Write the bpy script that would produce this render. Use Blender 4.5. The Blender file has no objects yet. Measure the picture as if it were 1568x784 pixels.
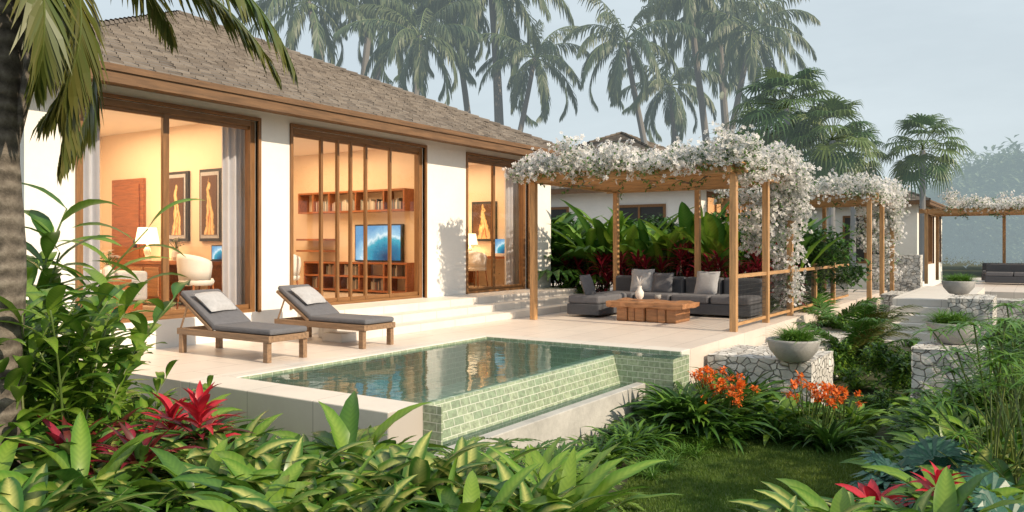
import bpy, math, random
import numpy as np
from mathutils import Vector, Matrix
random.seed(7); np.random.seed(7)
R=random.uniform
scene=bpy.context.scene
col=scene.collection
# ------------------------------------------------------------------ camera
A=math.radians(33.45)
FW=Vector((math.cos(A),math.sin(A),0)); RT=Vector((math.sin(A),-math.cos(A),0))
CH=1.39
cam=bpy.data.cameras.new("camera"); camo=bpy.data.objects.new("camera",cam); col.objects.link(camo)
camo.location=(0,0,CH); camo.rotation_euler=(math.radians(90),0,A-math.pi/2)
cam.lens=28; cam.sensor_width=36; cam.shift_y=-0.0102; cam.clip_end=3000; cam.clip_start=0.05
scene.camera=camo
scene.view_settings.view_transform='Standard'; scene.view_settings.look='None'; scene.view_settings.exposure=0
def spot(px,d):
    l=d*(px-784)/1220.0
    p=FW*d+RT*l
    return p.x,p.y
G0=-.9
def sm(a,b,x):
    t=min(1,max(0,(x-a)/(b-a))); return t*t*(3-2*t)
def hz(x,y):
    d=x*FW.x+y*FW.y; l=x*RT.x+y*RT.y
    d=max(d,.5); u=l/d
    h=.55*sm(6.7,5.0,d)*sm(.16,.05,u)
    h=max(h,.45*sm(5.1,4.3,d),.3*sm(.46,.54,u)*sm(10,8,d))
    return G0+h
# ------------------------------------------------------------------ materials
def nn(t,ty,**k):
    n=t.nodes.new(ty)
    for a,b in k.items(): setattr(n,a,b)
    return n
def newmat(name):
    m=bpy.data.materials.new(name); m.use_nodes=True
    t=m.node_tree; b=t.nodes["Principled BSDF"]; o=t.nodes["Material Output"]
    return m,t,b,o
def c4(c): return (c[0],c[1],c[2],1)
def mixc(t,fac,a,b):
    n=nn(t,'ShaderNodeMix',data_type='RGBA')
    if isinstance(fac,(int,float)): n.inputs[0].default_value=fac
    else: t.links.new(fac,n.inputs[0])
    for i,x in ((6,a),(7,b)):
        if isinstance(x,(tuple,list)): n.inputs[i].default_value=c4(x)
        else: t.links.new(x,n.inputs[i])
    return n.outputs[2]
def mth(t,op,a,b=None):
    n=nn(t,'ShaderNodeMath',operation=op)
    for i,x in ((0,a),(1,b)):
        if x is None: continue
        if isinstance(x,(int,float)): n.inputs[i].default_value=x
        else: t.links.new(x,n.inputs[i])
    return n.outputs[0]
def ramp(t,fac,stops):
    n=nn(t,'ShaderNodeValToRGB'); e=n.color_ramp.elements
    e[0].position=stops[0][0]; e[0].color=c4(stops[0][1])
    e[1].position=stops[-1][0]; e[1].color=c4(stops[-1][1])
    for p,c in stops[1:-1]:
        x=e.new(p); x.color=c4(c)
    t.links.new(fac,n.inputs[0]); return n.outputs[0]
def coords(t,scale=(1,1,1),order=None):
    tc=nn(t,'ShaderNodeTexCoord'); s=tc.outputs['Object']
    if order:
        sp=nn(t,'ShaderNodeSeparateXYZ'); t.links.new(s,sp.inputs[0])
        cb=nn(t,'ShaderNodeCombineXYZ')
        for i,a in enumerate(order): t.links.new(sp.outputs['XYZ'.index(a)],cb.inputs[i])
        s=cb.outputs[0]
    mp=nn(t,'ShaderNodeMapping'); mp.inputs['Scale'].default_value=scale
    t.links.new(s,mp.inputs[0]); return mp.outputs[0]
def noise(t,vec,scale,detail=4,rough=.55):
    n=nn(t,'ShaderNodeTexNoise'); n.inputs['Scale'].default_value=scale; n.inputs['Detail'].default_value=detail
    n.inputs['Roughness'].default_value=rough
    if vec is not None: t.links.new(vec,n.inputs['Vector'])
    return n.outputs[0]
def bump(t,b,h,st=.3,dist=.02):
    n=nn(t,'ShaderNodeBump'); n.inputs['Strength'].default_value=st; n.inputs['Distance'].default_value=dist
    t.links.new(h,n.inputs['Height']); t.links.new(n.outputs[0],b.inputs['Normal']); return n
def plain(name,c,rough=.6,var=.15,sc=3,bs=.15,metal=0,stretch=(1,1,1),c2=None):
    m,t,b,o=newmat(name)
    v=coords(t,stretch); n=noise(t,v,sc,6)
    n2=noise(t,v,sc*9,3)
    f=mth(t,'ADD',mth(t,'MULTIPLY',n,.7),mth(t,'MULTIPLY',n2,.3))
    lo=tuple(x*(1-var) for x in c); hi=c2 or tuple(min(1,x*(1+var)) for x in c)
    cc=ramp(t,f,[(.33,lo),(.67,hi)])
    t.links.new(cc,b.inputs['Base Color']); b.inputs['Roughness'].default_value=rough; b.inputs['Metallic'].default_value=metal
    if bs: bump(t,b,n2,bs,.01)
    return m
def woodm(name,c,axis='z',rough=.45):
    st={'x':(1.2,14,14),'y':(14,1.2,14),'z':(14,14,1.2)}[axis]
    return plain(name,c,rough,.38,2.2,.15,0,st)
M={}
M['wall']=plain('white_plaster',(.80,.775,.74),.8,.05,1.2,.12)
M['inner']=plain('warm_plaster',(.77,.63,.48),.8,.04,1,.0)
M['ceil']=plain('ceiling_paint',(.8,.74,.66),.8,.03,1,0)
M['floor']=plain('interior_floor',(.45,.35,.26),.35,.1,1,0)
M['woodz']=woodm('teak_frame',(.22,.105,.038),'z'); M['woodx']=woodm('teak_rail',(.22,.105,.038),'x')
M['pwz']=woodm('pergola_post_wood',(.46,.26,.115),'z'); M['pwx']=woodm('pergola_beam_wood',(.46,.26,.115),'x'); M['pwy']=woodm('pergola_joist_wood',(.46,.26,.115),'y')
M['fascia']=woodm('fascia_wood',(.15,.08,.037),'x',.6)
M['lw']=woodm('lounger_wood',(.25,.155,.09),'y',.55)
M['slab']=woodm('table_slab_wood',(.36,.17,.075),'y',.4)
M['dwood']=woodm('furniture_wood',(.30,.10,.035),'y',.35)
M['grey']=plain('grey_fabric',(.13,.13,.145),.9,.12,20,.3)
M['dgrey']=plain('dark_fabric',(.075,.078,.09),.9,.12,20,.3)
M['lgrey']=plain('light_fabric',(.42,.42,.44),.9,.12,20,.3)
M['curt']=plain('curtain_fabric',(.50,.50,.55),.9,.05,5,.1)
M['white']=plain('white_upholstery',(.75,.72,.68),.7,.05,5,.1)
M['conc']=plain('planter_concrete',(.33,.32,.31),.8,.18,6,.3)
M['render']=plain('shade_grey_render',(.42,.41,.39),.85,.2,3,.3)  # white channel wall coloured grey to carry the shade of the plants
M['black']=plain('black_metal',(.03,.03,.03),.5,.1,5,0)
M['soil']=plain('garden_soil',(.035,.03,.018),.95,.4,4,.6,c2=(.04,.055,.02))
def tiled(name,c1,c2,mortar,bw,bh,ms,order=None,rough=.4,bs=.3,offset=.5,bias=0,nz=0.0,dk=.55):
    m,t,b,o=newmat(name)
    v=coords(t,(1,1,1),order)
    br=nn(t,'ShaderNodeTexBrick'); br.offset=offset
    t.links.new(v,br.inputs['Vector']); br.inputs['Scale'].default_value=1
    br.inputs['Brick Width'].default_value=bw; br.inputs['Row Height'].default_value=bh; br.inputs['Mortar Size'].default_value=ms
    br.inputs['Color1'].default_value=c4(c1); br.inputs['Color2'].default_value=c4(c2); br.inputs['Mortar'].default_value=c4(mortar)
    br.inputs['Bias'].default_value=bias; br.inputs['Mortar Smooth'].default_value=.2
    n=noise(t,v,7 if nz<.7 else 22,6,.65)
    cc=mixc(t,mth(t,'MULTIPLY',ramp(t,n,[(.40,(0,0,0)),(.62,(1,1,1))]),nz),br.outputs[0],tuple(x*dk for x in c1))
    cc=mixc(t,br.outputs['Fac'],cc,mortar)
    n3=noise(t,v,.9,4,.6)
    cc=mixc(t,mth(t,'MULTIPLY',ramp(t,n3,[(.45,(0,0,0)),(.7,(1,1,1))]),.16),cc,tuple(x*.5 for x in c1))
    t.links.new(cc,b.inputs['Base Color']); b.inputs['Roughness'].default_value=rough
    h=mth(t,'ADD',mth(t,'MULTIPLY',br.outputs['Fac'],-1),mth(t,'MULTIPLY',n,.3))
    bump(t,b,h,bs,.006)
    return m
M['deck']=tiled('deck_stone',(.76,.67,.60),(.71,.62,.555),(.44,.38,.33),1.2,.6,.006,None,.4,.2,.5,0,.22,.75)
M['cope']=tiled('coping_stone',(.74,.69,.63),(.70,.65,.60),(.45,.41,.38),.9,.9,.006,None,.5,.2,0,0,.15,.75)
tc1,tc2,tcm=(.38,.45,.31),(.26,.35,.23),(.56,.60,.50)
M['tile_xz']=tiled('green_pool_tile_front',tc1,tc2,tcm,.15,.075,.004,'XZY',.2,.4,.5,0,.8,.45)
M['tile_yz']=tiled('green_pool_tile_side',tc1,tc2,tcm,.15,.075,.004,'YZX',.2,.4,.5,0,.8,.45)
M['tile_xy']=tiled('green_pool_tile_floor',(.50,.60,.46),(.34,.47,.36),(.82,.86,.76),.2,.2,.012,None,.3,.3,0,0,.4,.6)
def stonem():
    m,t,b,o=newmat('white_rubble_stone')
    v=coords(t,(1,1,1.3))
    n0=nn(t,'ShaderNodeTexNoise'); n0.inputs['Scale'].default_value=3; t.links.new(v,n0.inputs['Vector'])
    va=nn(t,'ShaderNodeVectorMath',operation='MULTIPLY_ADD'); t.links.new(n0.outputs[1],va.inputs[0]); va.inputs[1].default_value=(.15,.15,.15); t.links.new(v,va.inputs[2])
    v1=nn(t,'ShaderNodeTexVoronoi',feature='DISTANCE_TO_EDGE'); v1.inputs['Scale'].default_value=7.5; t.links.new(va.outputs[0],v1.inputs['Vector'])
    v2=nn(t,'ShaderNodeTexVoronoi'); v2.inputs['Scale'].default_value=7.5; t.links.new(va.outputs[0],v2.inputs['Vector'])
    sp=nn(t,'ShaderNodeSeparateColor'); t.links.new(v2.outputs['Color'],sp.inputs[0])
    c=ramp(t,sp.outputs[0],[(0,(.50,.48,.45)),(.5,(.64,.62,.59)),(1,(.75,.73,.70))])
    n=noise(t,v,25,5)
    c=mixc(t,mth(t,'MULTIPLY',n,.4),c,(.34,.32,.29))
    e=ramp(t,v1.outputs[0],[(0.0,(0,0,0)),(.07,(1,1,1))])
    c=mixc(t,e,(.22,.205,.185),c)
    t.links.new(c,b.inputs['Base Color']); b.inputs['Roughness'].default_value=.85
    h=mth(t,'ADD',e,mth(t,'MULTIPLY',n,.4)); bump(t,b,h,.9,.03)
    return m
M['stone']=stonem()
def barkm():
    m,t,b,o=newmat('palm_bark')
    v=coords(t,(1,1,1))
    w=nn(t,'ShaderNodeTexWave',wave_type='BANDS',bands_direction='Z'); w.inputs['Scale'].default_value=3.0; w.inputs['Distortion'].default_value=3.5
    w.inputs['Detail'].default_value=4; w.inputs['Detail Scale'].default_value=1.2; t.links.new(v,w.inputs['Vector'])
    n=noise(t,v,18,6,.7)
    c=ramp(t,mth(t,'ADD',mth(t,'MULTIPLY',w.outputs[1],.22),mth(t,'MULTIPLY',n,.8)),[(.3,(.05,.042,.034)),(.52,(.13,.11,.09)),(.75,(.25,.22,.185))])
    t.links.new(c,b.inputs['Base Color']); b.inputs['Roughness'].default_value=.9
    bump(t,b,mth(t,'ADD',mth(t,'MULTIPLY',w.outputs[1],.6),n),.7,.025); return m
M['bark']=barkm()
def shinglem():
    m,t,b,o=newmat('roof_shingle')
    at=nn(t,'ShaderNodeAttribute',attribute_name='Col'); sp=nn(t,'ShaderNodeSeparateColor'); t.links.new(at.outputs[0],sp.inputs[0])
    v=coords(t); n=noise(t,v,12,5)
    f=mth(t,'ADD',mth(t,'MULTIPLY',sp.outputs[2],.55),mth(t,'MULTIPLY',n,.45))
    c=ramp(t,f,[(.1,(.10,.084,.072)),(.5,(.165,.14,.12)),(.9,(.235,.205,.178))])
    t.links.new(c,b.inputs['Base Color']); b.inputs['Roughness'].default_value=.8; bump(t,b,n,.3,.01); return m
M['shingle']=shinglem()
def leafm(name,edge,mid,alt,transl=.3,vein=.2,rough=.36,haze_glow=None,e0=.15,e1=.8,am=.8):
    m,t,b,o=newmat(name)
    at=nn(t,'ShaderNodeAttribute',attribute_name='Col'); sp=nn(t,'ShaderNodeSeparateColor'); t.links.new(at.outputs[0],sp.inputs[0])
    r=ramp(t,sp.outputs[0],[(e0,(0,0,0)),(e1,(1,1,1))])
    c=mixc(t,r,mid,edge)
    c=mixc(t,mth(t,'MULTIPLY',sp.outputs[2],am),c,alt)
    if vein:
        s=mth(t,'SINE',mth(t,'SUBTRACT',mth(t,'MULTIPLY',sp.outputs[1],95),mth(t,'MULTIPLY',sp.outputs[0],9)))
        c=mixc(t,mth(t,'MULTIPLY',mth(t,'ADD',s,1),vein*.5),c,tuple(x*.45 for x in edge))
    t.links.new(c,b.inputs['Base Color']); b.inputs['Roughness'].default_value=rough
    last=b.outputs[0]
    if transl:
        tr=nn(t,'ShaderNodeBsdfTranslucent'); t.links.new(c,tr.inputs[0])
        mx=nn(t,'ShaderNodeMixShader'); mx.inputs[0].default_value=transl
        t.links.new(b.outputs[0],mx.inputs[1]); t.links.new(tr.outputs[0],mx.inputs[2])
        last=mx.outputs[0]
    if haze_glow:
        em=nn(t,'ShaderNodeEmission'); em.inputs[0].default_value=(.62,.75,.82,1); em.inputs[1].default_value=haze_glow  # bluish self-glow paints aerial haze into the material
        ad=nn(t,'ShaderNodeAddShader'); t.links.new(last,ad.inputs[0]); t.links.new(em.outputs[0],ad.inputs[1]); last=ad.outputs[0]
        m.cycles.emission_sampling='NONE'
    t.links.new(last,o.inputs[0])
    return m
L={}
L['green']=leafm('broad_leaf_green',(.035,.12,.018),(.10,.22,.04),(.08,.18,.02))
L['bright']=leafm('bright_leaf',(.09,.23,.022),(.24,.38,.06),(.19,.30,.03))
L['var']=leafm('variegated_leaf',(.045,.15,.022),(.62,.62,.20),(.20,.30,.05),.3,.12,.33,None,.02,.72,.3)
L['dark']=leafm('dark_leaf',(.018,.055,.016),(.055,.12,.03),(.035,.09,.02))
L['red']=leafm('red_bract',(.46,.012,.03),(.58,.04,.06),(.60,.03,.05),.28,.12)
L['maroon']=leafm('maroon_leaf',(.14,.008,.02),(.26,.02,.035),(.06,.03,.015),.25,.1)
L['cord']=leafm('cordyline_leaf',(.30,.012,.04),(.42,.03,.06),(.14,.02,.02),.3,.1)
L['orange']=leafm('orange_petal',(.75,.17,.02),(.8,.3,.04),(.75,.12,.02),.3,0)
L['blue']=leafm('blue_fan_leaf',(.03,.11,.085),(.06,.16,.12),(.04,.13,.08),.15,.3)
L['white']=leafm('white_petal',(.80,.79,.80),(.8,.78,.72),(.78,.76,.78),.35,0,.6)
L['vine']=leafm('vine_leaf',(.05,.15,.02),(.09,.20,.04),(.10,.22,.03),.3,0)
L['palm']=leafm('palm_leaflet',(.035,.095,.015),(.06,.12,.02),(.17,.14,.035),.3,0)
L['stem']=leafm('green_stem',(.08,.14,.03),(.1,.16,.04),(.12,.14,.04),0,0)
L['cfar']=leafm('hazed_palm_leaflet',(.03,.07,.03),(.05,.09,.035),(.11,.12,.04),.25,0,.5,.125)  # distant set: haze painted in through greyed colours and faint emission
L['sfar']=leafm('hazed_stem',(.08,.13,.04),(.09,.14,.04),(.12,.14,.04),0,0,.6,.12)
L['barkfar']=leafm('hazed_bark',(.14,.125,.11),(.16,.14,.12),(.12,.11,.10),0,0,.9,.12)
L['ffar']=leafm('hazed_fan_leaflet',(.035,.10,.02),(.06,.13,.03),(.13,.18,.035),.3,0,.45,.05)
L['far']=leafm('hazed_foliage',(.05,.09,.045),(.06,.10,.05),(.10,.13,.06),.3,0,.7,.36)
L['grass']=leafm('lawn_blade',(.08,.165,.02),(.08,.165,.02),(.18,.23,.035),.3,0,.6)
L['iris']=leafm('slender_leaf',(.06,.18,.025),(.09,.22,.03),(.17,.30,.04),.3,0)
def glassm():
    m,t,b,o=newmat('window_glass'); t.nodes.remove(b)
    tr=nn(t,'ShaderNodeBsdfTransparent'); tr.inputs[0].default_value=(.96,.97,.97,1)
    g=nn(t,'ShaderNodeBsdfGlossy'); g.inputs[1].default_value=.01
    f=nn(t,'ShaderNodeFresnel'); f.inputs[0].default_value=1.5
    mx=nn(t,'ShaderNodeMixShader'); t.links.new(mth(t,'MULTIPLY',f.outputs[0],1.2),mx.inputs[0]); t.links.new(tr.outputs[0],mx.inputs[1]); t.links.new(g.outputs[0],mx.inputs[2])
    t.links.new(mx.outputs[0],o.inputs[0]); return m
M['glass']=glassm()
def waterm():
    m,t,b,o=newmat('pool_water'); t.nodes.remove(b)
    v=coords(t,(1,1,1))
    n=noise(t,v,2.2,3,.5); n2=noise(t,v,9,2,.5)
    h=mth(t,'ADD',n,mth(t,'MULTIPLY',n2,.15))
    bp=nn(t,'ShaderNodeBump'); bp.inputs['Strength'].default_value=.2; bp.inputs['Distance'].default_value=.035; t.links.new(h,bp.inputs['Height'])
    rf=nn(t,'ShaderNodeBsdfTransparent'); rf.inputs[0].default_value=(.86,.98,.93,1)
    df=nn(t,'ShaderNodeBsdfDiffuse'); df.inputs[0].default_value=(.30,.50,.40,1)
    m1=nn(t,'ShaderNodeMixShader'); m1.inputs[0].default_value=.2; t.links.new(rf.outputs[0],m1.inputs[1]); t.links.new(df.outputs[0],m1.inputs[2])
    g=nn(t,'ShaderNodeBsdfGlossy'); g.inputs[1].default_value=.01; t.links.new(bp.outputs[0],g.inputs['Normal'])
    f=nn(t,'ShaderNodeFresnel'); f.inputs[0].default_value=1.28; t.links.new(bp.outputs[0],f.inputs['Normal'])
    mx=nn(t,'ShaderNodeMixShader'); t.links.new(f.outputs[0],mx.inputs[0]); t.links.new(m1.outputs[0],mx.inputs[1]); t.links.new(g.outputs[0],mx.inputs[2])
    t.links.new(mx.outputs[0],o.inputs[0]); return m
M['water']=waterm()
def emit(name,c,s):
    m,t,b,o=newmat(name); b.inputs['Base Color'].default_value=c4(c); b.inputs['Emission Color'].default_value=c4(c); b.inputs['Emission Strength'].default_value=s; return m
M['lamp']=emit('lamp_shade',(1,.82,.55),1.8)
def tvm():
    m,t,b,o=newmat('screen_ocean_wave')
    tc=nn(t,'ShaderNodeTexCoord'); sp=nn(t,'ShaderNodeSeparateXYZ'); t.links.new(tc.outputs['Generated'],sp.inputs[0])
    mp=nn(t,'ShaderNodeMapping'); t.links.new(tc.outputs['Generated'],mp.inputs[0]); mp.inputs['Scale'].default_value=(0,2.2,1.3)
    n=noise(t,mp.outputs[0],3.5,6,.65)
    dy=mth(t,'SUBTRACT',sp.outputs[1],.28); dz=mth(t,'SUBTRACT',sp.outputs[2],.05)
    r=mth(t,'SQRT',mth(t,'ADD',mth(t,'MULTIPLY',dy,dy),mth(t,'MULTIPLY',mth(t,'MULTIPLY',dz,dz),.7)))
    f=mth(t,'ADD',mth(t,'MULTIPLY',r,1.0),mth(t,'MULTIPLY',n,.28))
    c=ramp(t,f,[(.2,(.0,.05,.14)),(.45,(.0,.20,.36)),(.62,(.03,.42,.55)),(.70,(.75,.9,.95)),(.76,(.35,.62,.8)),(.95,(.12,.35,.62))])
    b.inputs['Base Color'].default_value=(0,0,0,1); t.links.new(c,b.inputs['Emission Color']); b.inputs['Emission Strength'].default_value=1.1; return m
M['tv']=tvm()
def paintm():
    # a standing robed figure in golds on a dark brown ground
    m,t,b,o=newmat('painted_canvas')
    tc=nn(t,'ShaderNodeTexCoord'); sp=nn(t,'ShaderNodeSeparateXYZ'); t.links.new(tc.outputs['Generated'],sp.inputs[0])
    mp=nn(t,'ShaderNodeMapping'); t.links.new(tc.outputs['Object'],mp.inputs[0]); mp.inputs['Scale'].default_value=(1,2.2,1.0)
    n=noise(t,mp.outputs[0],4.5,6,.65)
    y=mth(t,'SUBTRACT',sp.outputs[1],.5); z=sp.outputs[2]
    y2=mth(t,'ABSOLUTE',mth(t,'ADD',y,mth(t,'MULTIPLY',mth(t,'SINE',mth(t,'MULTIPLY',z,6)),.06)))
    body=mth(t,'SUBTRACT',mth(t,'SUBTRACT',.36,mth(t,'MULTIPLY',z,.33)),y2)
    hd=mth(t,'SUBTRACT',.11,mth(t,'SQRT',mth(t,'ADD',mth(t,'MULTIPLY',y,y),mth(t,'MULTIPLY',mth(t,'MULTIPLY',mth(t,'SUBTRACT',z,.82),mth(t,'SUBTRACT',z,.82)),2.0))))
    f=mth(t,'ADD',mth(t,'MAXIMUM',body,mth(t,'MULTIPLY',hd,2)),mth(t,'MULTIPLY',mth(t,'SUBTRACT',n,.5),.45))
    c=ramp(t,f,[(.0,(.10,.045,.025)),(.02,(.07,.03,.02)),(.07,(.62,.40,.16)),(.15,(.75,.58,.32)),(.22,(.40,.10,.04)),(.28,(.72,.50,.2))])
    t.links.new(c,b.inputs['Base Color']); return m
M['paint']=paintm()
def booksm():
    m,t,b,o=newmat('book_spines')
    vo=nn(t,'ShaderNodeTexVoronoi',voronoi_dimensions='1D'); vo.inputs['Scale'].default_value=26
    sp=nn(t,'ShaderNodeSeparateXYZ'); tc=nn(t,'ShaderNodeTexCoord'); t.links.new(tc.outputs['Object'],sp.inputs[0]); t.links.new(sp.outputs[1],vo.inputs['W'])
    s=nn(t,'ShaderNodeSeparateColor'); t.links.new(vo.outputs['Color'],s.inputs[0])
    c=ramp(t,s.outputs[0],[(0,(.03,.05,.08)),(.3,(.55,.5,.42)),(.5,(.2,.05,.03)),(.75,(.6,.56,.5)),(1,(.05,.07,.06))])
    t.links.new(c,b.inputs['Base Color']); return m
M['books']=booksm()
# ------------------------------------------------------------------ mesh builder
class MB:
    def __init__(s): s.v=[];s.f=[];s.c=[];s.m=[];s.mats=[]
    def mi(s,m):
        if m not in s.mats: s.mats.append(m)
        return s.mats.index(m)
    def add(s,vs,fs,m,cs=None):
        o=len(s.v); s.v+= [tuple(x) for x in vs]; s.f+=[tuple(i+o for i in f) for f in fs]
        s.c+= cs if cs else [(.5,.5,.5)]*len(vs)
        k=s.mi(m); s.m+=[k]*len(fs)
    def box(s,x0,x1,y0,y1,z0,z1,m,cs=None,mx=None):
        vs=[Vector(p) for p in ((x0,y0,z0),(x1,y0,z0),(x1,y1,z0),(x0,y1,z0),(x0,y0,z1),(x1,y0,z1),(x1,y1,z1),(x0,y1,z1))]
        if mx: vs=[mx@p for p in vs]
        s.add(vs,[(3,2,1,0),(4,5,6,7),(0,1,5,4),(1,2,6,5),(2,3,7,6),(3,0,4,7)],m,cs)
    def tube(s,pts,rad,n,m,rnd=None,cap=True):
        pts=[Vector(p) for p in pts]; vs=[];cs=[]; b=R(0,1) if rnd is None else rnd
        for i,p in enumerate(pts):
            d=(pts[min(i+1,len(pts)-1)]-pts[max(i-1,0)]).normalized()
            a=d.cross(Vector((0.31,.95,.1))).normalized(); c=d.cross(a)
            r=rad[i] if isinstance(rad,(list,tuple)) else rad
            for k in range(n):
                th=2*math.pi*k/n; vs.append(p+a*math.cos(th)*r+c*math.sin(th)*r); cs.append((.5,i/len(pts),b))
        fs=[(i*n+k,i*n+(k+1)%n,(i+1)*n+(k+1)%n,(i+1)*n+k) for i in range(len(pts)-1) for k in range(n)]
        if cap: fs.append(tuple((len(pts)-1)*n+k for k in range(n)))
        s.add(vs,fs,m,cs)
    def lathe(s,prof,c,n,m):
        vs=[];fs=[]
        for r,z in prof:
            for k in range(n):
                th=2*math.pi*k/n; vs.append((c[0]+r*math.cos(th),c[1]+r*math.sin(th),c[2]+z))
        for i in range(len(prof)-1):
            for k in range(n): fs.append((i*n+k,i*n+(k+1)%n,(i+1)*n+(k+1)%n,(i+1)*n+k))
        s.add(vs,fs,m)
    def leaf(s,p,yaw,pitch,L_,W,droop,m,shape='lance',n=6,fold=.25,pet=0,roll=0,wave=0,rnd=None,pw=1.2):
        p=Vector(p); h=Vector((math.cos(yaw),math.sin(yaw),0)); sd=Vector((-math.sin(yaw),math.cos(yaw),0))
        rn=R(0,1) if rnd is None else rnd; vs=[];cs=[]
        st=[(0,.01,0)] if pet>0 else []
        T=L_+pet
        for i in range(n+1):
            t=i/n
            if shape=='lance': w=math.sin(math.pi*min(1,t*.97+.03))**.85*(1-.25*t)
            elif shape=='strap': w=min(1,.45+t*2)*(1-t**3.2)
            elif shape=='sword': w=(1-t)**.75*(.6+.6*min(1,t*3))
            elif shape=='ovate': w=math.sin(math.pi*min(1,(t*.97+.03)**.72))**.8
            st.append(((pet+t*L_)/T,max(w,.02)*W/2,t))
        prev=0;ang=pitch
        for i,(g,w,t) in enumerate(st):
            if i>0:
                ds=(g-prev)*T; ang=pitch-droop*(((g+prev)/2)**pw)
                p=p+(h*math.cos(ang)+Vector((0,0,math.sin(ang))))*ds; prev=g
            a2=pitch-droop*(g**pw)
            up=-h*math.sin(a2)+Vector((0,0,math.cos(a2)))
            r=roll*g; s2=sd*math.cos(r)+up*math.sin(r); u2=up*math.cos(r)-sd*math.sin(r)
            wv=wave*math.sin(t*22+rn*6)*w; wv2=wave*math.sin(t*19+2+rn*9)*w
            vs+= [p+s2*w+u2*(fold*w+wv), p, p-s2*w+u2*(fold*w+wv2)]
            cs+= [(1,t,rn),(0,t,rn),(1,t,rn)]
        k=len(st)
        fs=[]
        for i in range(k-1):
            a=i*3; fs+=[(a,a+1,a+4,a+3),(a+1,a+2,a+5,a+4)]
        s.add(vs,fs,m,cs)
    def frond(s,p,yaw,pitch,L_,droop,nl,ll,lw,ml,ms,hang=.5,pet=.12,n=10,rr=.02,pw=1.3,bend=.5,jit=.15,roll=0):
        p=Vector(p); h=Vector((math.cos(yaw),math.sin(yaw),0)); sd=Vector((-math.sin(yaw),math.cos(yaw),0))
        pts=[p.copy()];angs=[pitch]
        for i in range(n):
            g=(i+.5)/n; a=pitch-droop*g**pw; p=p+(h*math.cos(a)+Vector((0,0,math.sin(a))))*(L_/n); pts.append(p.copy()); angs.append(pitch-droop*((i+1)/n)**pw)
        s.tube(pts,[rr*(1-.85*i/n) for i in range(n+1)],4,ms,cap=False)
        fr=R(0,1)
        for j in range(nl):
            g=pet+(1-pet)*(j+.3)/nl; x=g*n; i=min(int(x),n-1); q=pts[i].lerp(pts[i+1],x-i); a=angs[i]*(1-(x-i))+angs[i+1]*(x-i)
            f=h*math.cos(a)+Vector((0,0,math.sin(a))); up=-h*math.sin(a)+Vector((0,0,math.cos(a)))
            gg=(g-pet)/(1-pet); l=ll*(math.sin(math.pi*(.14+.80*gg))**.7)
            al=.45+.75*gg
            sdr=sd*math.cos(roll)+up*math.sin(roll)
            for sg in (-1,1):
                if R(0,1)<.04: continue
                lj=l*R(.8,1.1)
                d=(sdr*sg*math.cos(al)+f*math.sin(al)+up*.15+Vector((0,0,-hang*R(.5,1.4)))+Vector((R(-jit,jit),R(-jit,jit),R(-jit,jit)))).normalized()
                w=(f-d*f.dot(d)); w=w.normalized()*lw/2 if w.length>.01 else up*lw/2
                d2=(d+Vector((0,0,-bend*R(.6,1.3)))).normalized()
                a0=q; a1=q+d*lj*.45; a2=a1+d2*lj*.55
                rn=min(1,max(0,fr*.5+R(0,.5)))
                s.add([a0-w*.5,a0+w*.5,a1+w,a1-w,a2],[(0,1,2,3),(3,2,4)],ml,[(1,0,rn),(0,0,rn),(0,.5,rn),(1,.5,rn),(.5,1,min(1,rn+.3))])
    def fan(s,p,yaw,pitch,pet,Rr,nseg,ml,ms,droop=.5,span=5.2,w=None,split=.5):
        p=Vector(p); h=Vector((math.cos(yaw),math.sin(yaw),0)); d=h*math.cos(pitch)+Vector((0,0,math.sin(pitch))); sd=Vector((-math.sin(yaw),math.cos(yaw),0))
        q=p+d*pet+Vector((0,0,-pet*.12)); s.tube([p,p+d*pet*.5,q],.012 if pet<1.2 else .018,3,ms,cap=False)
        a=pitch-.5; f=h*math.cos(a)+Vector((0,0,math.sin(a))); up=-h*math.sin(a)+Vector((0,0,math.cos(a)))
        rn=R(0,1); w=w or Rr*.11
        for k in range(nseg):
            th=-span/2+span*(k+.5)/nseg; rl=Rr*(.72+.28*math.cos(th*.5))*R(.9,1.06)
            e=(f*math.cos(th)+sd*math.sin(th)).normalized(); n_=(-f*math.sin(th)+sd*math.cos(th))
            fold=up*(.3*w*(1 if k%2 else -1))
            m1=q+e*rl*split+up*.06*rl; ww=min(w,rl*split*span/nseg*.55)
            m2=q+e*rl*.8+Vector((0,0,-droop*.12*rl)); tip=q+e*rl*.97+Vector((0,0,-droop*.4*rl))
            s.add([q,m1-n_*ww+fold,m1+n_*ww-fold,m2+n_*ww*.6,m2-n_*ww*.6,tip],[(0,1,2),(1,4,3,2),(4,5,3)],ml,[(0,0,rn),(1,.4,rn),(0,.4,rn),(0,.7,rn),(1,.7,rn),(.5,1,min(1,rn+.25))])
    def mesh(s,name,smooth=False):
        me=bpy.data.meshes.new(name); me.from_pydata(s.v,[],s.f)
        for m in s.mats: me.materials.append(m)
        me.polygons.foreach_set('material_index',s.m)
        if smooth: me.polygons.foreach_set('use_smooth',[True]*len(s.f))
        ca=me.color_attributes.new('Col','FLOAT_COLOR','POINT')
        a=np.ones((len(s.v),4),dtype=np.float32); a[:,:3]=np.array(s.c,dtype=np.float32); ca.data.foreach_set('color',a.ravel())
        me.update(); return me
    def obj(s,name,parent=None,smooth=False,loc=(0,0,0),rz=0,bevel=0):
        o=bpy.data.objects.new(name,s.mesh(name,smooth)); col.objects.link(o); o.location=loc; o.rotation_euler=(0,0,rz)
        if parent: o.parent=parent
        if bevel:
            b=o.modifiers.new('bevel','BEVEL'); b.width=bevel; b.segments=2; b.limit_method='ANGLE'
        return o
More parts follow.
